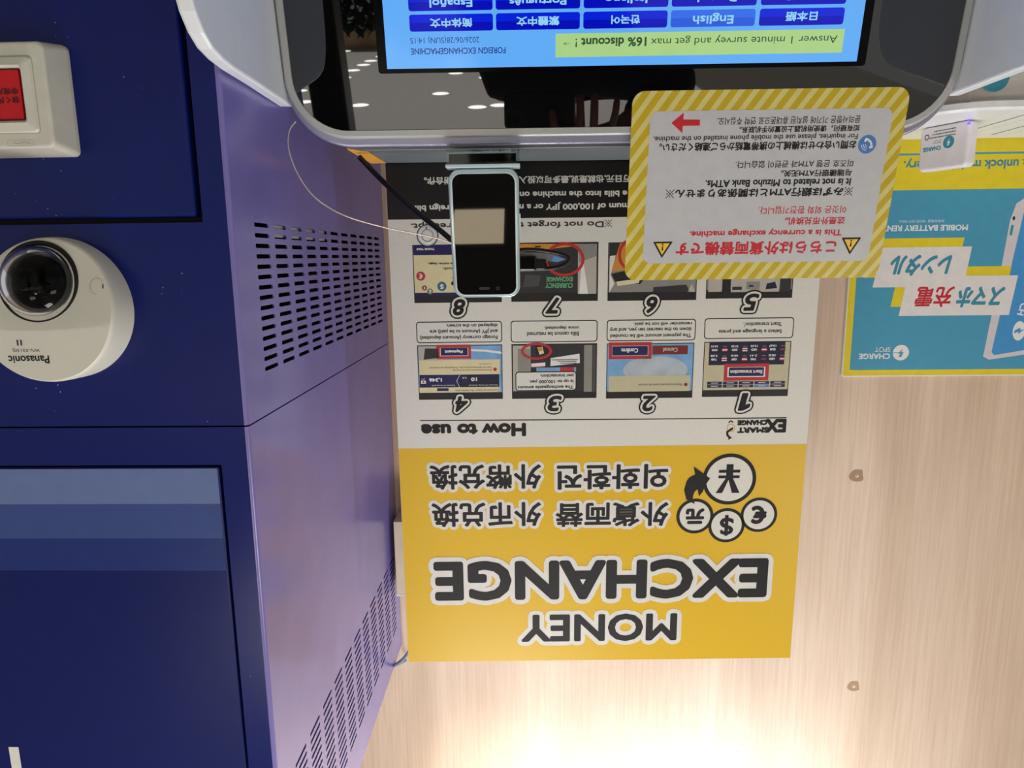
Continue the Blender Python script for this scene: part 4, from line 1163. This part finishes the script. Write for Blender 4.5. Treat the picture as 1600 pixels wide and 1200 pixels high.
for i, (x, y) in enumerate(lamps):
    if i == 0: t = proto
    else:
        t = proto.copy(); COL.objects.link(t)
        for ch in list(proto.children):
            c = ch.copy(); COL.objects.link(c); c.parent = t; c.matrix_parent_inverse = ch.matrix_parent_inverse.copy()
    t.matrix_world = Matrix.Translation((x, y, 1.349))
pl_ = thing('ceiling_light_panel', 'square warm ceiling light panel mirrored in the phone screen', 'ceiling light', (0.25616, -2.31473, 1.34900))
b = MB(k=1.0); b.box(-0.1513, -0.2441, -0.006, 0.1513, 0.2441, 0.0, 'panel_glow'); b.build('diffuser', pl_)
b = MB(k=1.0)
b.box(-0.1513 - .03, -0.2441 - .03, -0.012, -0.1513, 0.2441 + .03, 0.0, 'lamp_ring'); b.box(0.1513, -0.2441 - .03, -0.012, 0.1513 + .03, 0.2441 + .03, 0.0, 'lamp_ring')
b.box(-0.1513, -0.2441 - .03, -0.012, 0.1513, -0.2441, 0.0, 'lamp_ring'); b.box(-0.1513, 0.2441, -0.012, 0.1513, 0.2441 + .03, 0.0, 'lamp_ring'); b.build('frame', pl_)

pil = thing('pillar', 'black square pillar in the hall mirrored in the glass', 'pillar', (1.31, -4.05, -1.45))
b = MB(k=1.0); b.prism(rr(-0.13, -0.13, 0.13, 0.13, 0.02, 3), 0.0, 2.80, 'pillar_black'); b.build('shaft', pil)
b = MB(k=1.0); b.box(-0.15, -0.15, 0.0, 0.15, 0.15, 0.12, 'pillar_grey'); b.build('plinth', pil)
b = MB(k=1.0); b.box(-3.0, -12.35, 1.06, 4.9, -12.15, 1.35, 'beam_beige'); structure(b.build('trim_1'))
pln = thing('planter', 'tall dark green plants in a planter at the back of the hall', 'plants', (2.5, -12.0, -1.45))
b = MB(k=1.0)
loft(b, [(0, rr(-0.9, -0.25, 0.9, 0.25, 0.05)), (0.75, rr(-0.95, -0.28, 0.95, 0.28, 0.05))], 'planter'); b.build('tub', pln)
b = MB(k=1.0)
for i in range(1500):
    x, y, z = random.uniform(-0.95, 0.95), random.uniform(-0.25, 0.25), random.uniform(0.75, 2.42)
    a, t = random.uniform(0, 6.28), random.uniform(-0.6, 0.9); l, wd = random.uniform(0.18, 0.40), random.uniform(0.05, 0.10)
    d = Vector((math.cos(a) * math.cos(t), math.sin(a) * math.cos(t), math.sin(t))); s_ = d.cross(Vector((0, 0, 1))).normalized() * wd; p0 = Vector((x, y, z))
    b.add([p0, p0 + d * l * .45 + s_, p0 + d * l, p0 + d * l * .45 - s_], [[0, 1, 2, 3]], 'leaf')
for i in range(7):
    x = -0.8 + 0.27 * i; b.tube([(x, 0, 0.6), (x + .03, .02, 1.4), (x - .02, 0, 2.2)], 0.02, 'print_brown', 6)
b.build('foliage', pln)

# ------------------------------------------------------------------ the photographer with a phone
def skinned(name, joints, bones, key, parent, levels=2, extra=None):
    me = bpy.data.meshes.new(name); names = list(joints)
    me.from_pydata([joints[n][0] for n in names], [(names.index(a), names.index(c)) for a, c in bones], [])
    o = bpy.data.objects.new(name, me); COL.objects.link(o)
    sk = o.modifiers.new('skin', 'SKIN'); sk.use_smooth_shade = True
    for i, n in enumerate(names):
        r_ = joints[n][1]; me.skin_vertices[0].data[i].radius = (r_, r_) if not isinstance(r_, tuple) else r_
        me.skin_vertices[0].data[i].use_root = (i == 0)
    ss = o.modifiers.new('sub', 'SUBSURF'); ss.levels = levels; ss.render_levels = levels
    bpy.context.view_layer.update()
    dg = bpy.context.evaluated_depsgraph_get(); m2 = bpy.data.meshes.new_from_object(o.evaluated_get(dg))
    bpy.data.objects.remove(o); m2.materials.clear(); m2.materials.append(M(key)); m2.name = name
    o = bpy.data.objects.new(name, m2); COL.objects.link(o)
    for p in m2.polygons: p.use_smooth = True
    if parent: o.parent = parent; o.matrix_parent_inverse = parent.matrix_world.inverted()
    return o
man = thing('person', 'person in dark clothes holding up a phone to photograph the machine', 'person', (-0.12, -0.48, -1.45))
BJ = {'pelvis': ((-.12, -.50, -.52), (.135, .095)), 'waist': ((-.12, -.50, -.40), (.12, .09)), 'chest': ((-.12, -.49, -.20), (.145, .10)), 'neckbase': ((-.12, -.48, -.06), (.06, .055)),
      'neck': ((-.12, -.465, -.01), .045), 'jaw': ((-.12, -.440, .055), (.068, .074)), 'skull': ((-.12, -.455, .115), (.090, .100)), 'crown': ((-.12, -.46, .165), (.07, .08)), 'nose': ((-.12, -.368, .088), .010),
      'shL': ((-.28, -.49, -.10), .055), 'elL': ((-.42, -.33, -.10), .040), 'wrL': ((-.235, -.13, .075), .027), 'paL': ((-.165, -.065, .088), (.034, .018)),
      'shR': ((.04, -.49, -.10), .055), 'elR': ((.10, -.47, -.37), .040), 'wrR': ((.10, -.38, -.58), .028), 'paR': ((.10, -.35, -.67), (.034, .018)),
      'hipL': ((-.21, -.50, -.58), .085), 'knL': ((-.22, -.48, -.97), .058), 'anL': ((-.22, -.50, -1.37), .038), 'toL': ((-.23, -.37, -1.42), .030),
      'hipR': ((-.03, -.50, -.58), .085), 'knR': ((-.02, -.48, -.97), .058), 'anR': ((-.02, -.50, -1.37), .038), 'toR': ((-.01, -.37, -1.42), .030)}
LIFT = 0.11                       # a person of about 1.75 m
for n_ in list(BJ):
    dz_ = 0 if n_[:2] in ('an', 'to') or n_ in ('wrL', 'paL') else LIFT * 0.5 if n_[:2] == 'kn' else LIFT
    (x_, y_, z_), r_ = BJ[n_]; BJ[n_] = ((x_, y_, z_ + dz_), r_)
BB = [('pelvis', 'waist'), ('waist', 'chest'), ('chest', 'neckbase'), ('neckbase', 'neck'), ('neck', 'jaw'), ('jaw', 'skull'), ('skull', 'crown'), ('skull', 'nose'), ('chest', 'shL'), ('shL', 'elL'), ('elL', 'wrL'), ('wrL', 'paL'),
      ('chest', 'shR'), ('shR', 'elR'), ('elR', 'wrR'), ('wrR', 'paR'), ('pelvis', 'hipL'), ('hipL', 'knL'), ('knL', 'anL'), ('anL', 'toL'), ('pelvis', 'hipR'), ('hipR', 'knR'), ('knR', 'anR'), ('anR', 'toR')]
# fingers of the raised hand hang over the top edge of the phone and rest on its back
FING = [((-.070), -.002, .0086), ((-.128), -.030, .0092), ((-.158), -.031, .0092), ((-.205), -.020, .0080)]
for i, (fx, fz, fr) in enumerate(FING):
    kx = -.120 - .022 * i
    BJ['k%d' % i] = ((kx, -.030, .083), .0115); BJ['m%d' % i] = ((kx * .5 + fx * .5, -.004, .066 - .004 * i), fr + .001); BJ['d%d' % i] = ((fx * .9 + kx * .1, .009, fz + .030), fr); BJ['t%d' % i] = ((fx, .0075, fz), fr * .9)
    BB += [('paL', 'k%d' % i), ('k%d' % i, 'm%d' % i), ('m%d' % i, 'd%d' % i), ('d%d' % i, 't%d' % i)]
BJ['th1'] = ((-.135, -.058, .062), .012); BJ['th2'] = ((-.112, -.038, .040), .010); BJ['th3'] = ((-.100, -.024, .018), .0088)
BB += [('paL', 'th1'), ('th1', 'th2'), ('th2', 'th3')]
for i in range(4):
    x = .075 + .016 * i
    BJ['rk%d' % i] = ((x, -.345, -.595), .0095); BJ['rt%d' % i] = ((x, -.328, -.645 + .004 * abs(i - 1.5)), .0080); BB += [('paR', 'rk%d' % i), ('rk%d' % i, 'rt%d' % i)]
BJ['rth'] = ((.066, -.335, -.59), .0095); BB += [('paR', 'rth')]
skinned('body', BJ, BB, 'skin', man)
def clothe(name, keys, grow, key, over=None):
    J = {}
    for n in keys:
        p, r_ = BJ[n]; J[n] = (p, tuple(q + grow for q in r_) if isinstance(r_, tuple) else r_ + grow)
    if over: J.update(over)
    return skinned(name, J, [(a, c) for a, c in BB if a in J and c in J], key, man)
clothe('jacket', ['pelvis', 'waist', 'chest', 'neckbase', 'shL', 'elL', 'shR', 'elR', 'wrR', 'wrL'], .022, 'shirt', {'pelvis': ((-.12, -.50, -.58), (.215, .155)), 'waist': ((-.12, -.50, -.30), (.165, .125)), 'wrL': ((-.262, -.155, .052), .036), 'wrR': ((.10, -.39, -.44), .036)})
clothe('trousers', ['pelvis', 'waist', 'hipL', 'knL', 'anL', 'hipR', 'knR', 'anR'], .016, 'trousers', {'waist': ((-.12, -.50, -.36), (.125, .10)), 'pelvis': ((-.12, -.50, -.44), (.16, .125)), 'hipL': ((-.20, -.50, -.50), .125), 'hipR': ((-.04, -.50, -.50), .125)})
b = MB((-Vector((-0.12, -0.48, -1.45)), Vector((1, 0, 0)), Vector((0, 1, 0)), Vector((0, 0, 1))), 1.0)
b.sphere(-.12, -.478, .232, .096, 'hair', 24, 14, (0.86, 1.0, 0.88), half=True); b.sphere(-.12, -.505, .205, .080, 'hair', 20, 12, (0.95, .85, 1.15)); b.build('hair', man)
for sx in (-1, 1):
    b = MB((-Vector((-0.12, -0.48, -1.45)), Vector((1, 0, 0)), Vector((0, 1, 0)), Vector((0, 0, 1))), 1.0)
    b.sphere(-.12 + sx * .107, -.425, -1.405, .05, 'hair', 18, 10, (1.0, 2.7, 0.88)); b.build('shoe', man)
    b = MB((-Vector((-0.12, -0.48, -1.45)), Vector((1, 0, 0)), Vector((0, 1, 0)), Vector((0, 0, 1))), 1.0)
    b.sphere(-.12 + sx * .031, -.371, .208, .010, 'print_white', 14, 8); b.sphere(-.12 + sx * .031, -.3628, .208, .005, 'eye', 10, 6); b.build('eye', man)
    b = MB((-Vector((-0.12, -0.48, -1.45)), Vector((1, 0, 0)), Vector((0, 1, 0)), Vector((0, 0, 1))), 1.0)
    b.sphere(-.12 + sx * .078, -.46, .195, .03, 'skin', 12, 8, (.3, .7, 1.0)); b.build('ear', man)
b = MB((-Vector((-0.12, -0.48, -1.45)), Vector((1, 0, 0)), Vector((0, 1, 0)), Vector((0, 0, 1))), 1.0)
b.sphere(-.12, -.368, .160, .020, 'print_maroon', 12, 8, (1.0, .35, .28)); b.build('mouth', man)

pho = thing('mobile_phone', 'black mobile phone held up by the photographer, lenses towards the machine', 'mobile phone', (-.045, -.002, -.030), (-1, 0, 0), (0, 0, 1), (0, 1, 0))
b = MB(); b.slab((-73, 0, 73, 71), 9, -8.5, -0.5, 'black_rubber', bev=2, bevb=2, seg=6); b.build('body', pho)
b = MB(); b.band(rr(-70, 33, -33, 69, 8), rr(-68, 35, -35, 67, 6.5), -0.3, 'print_grey_dark'); b.rrect((-68, 35, -35, 67), 6.5, -0.4, 'photo_black')
b.build('camera_block', pho)
for (x, y) in ((-60, 43), (-60, 59), (-43, 51)):
    b = MB(); b.ring(x, y, 6.5, 5.2, -0.2, 'print_charcoal', n=24); b.disc(x, y, 5.2, -0.25, 'black_gloss', n=24); b.build('lens', pho)
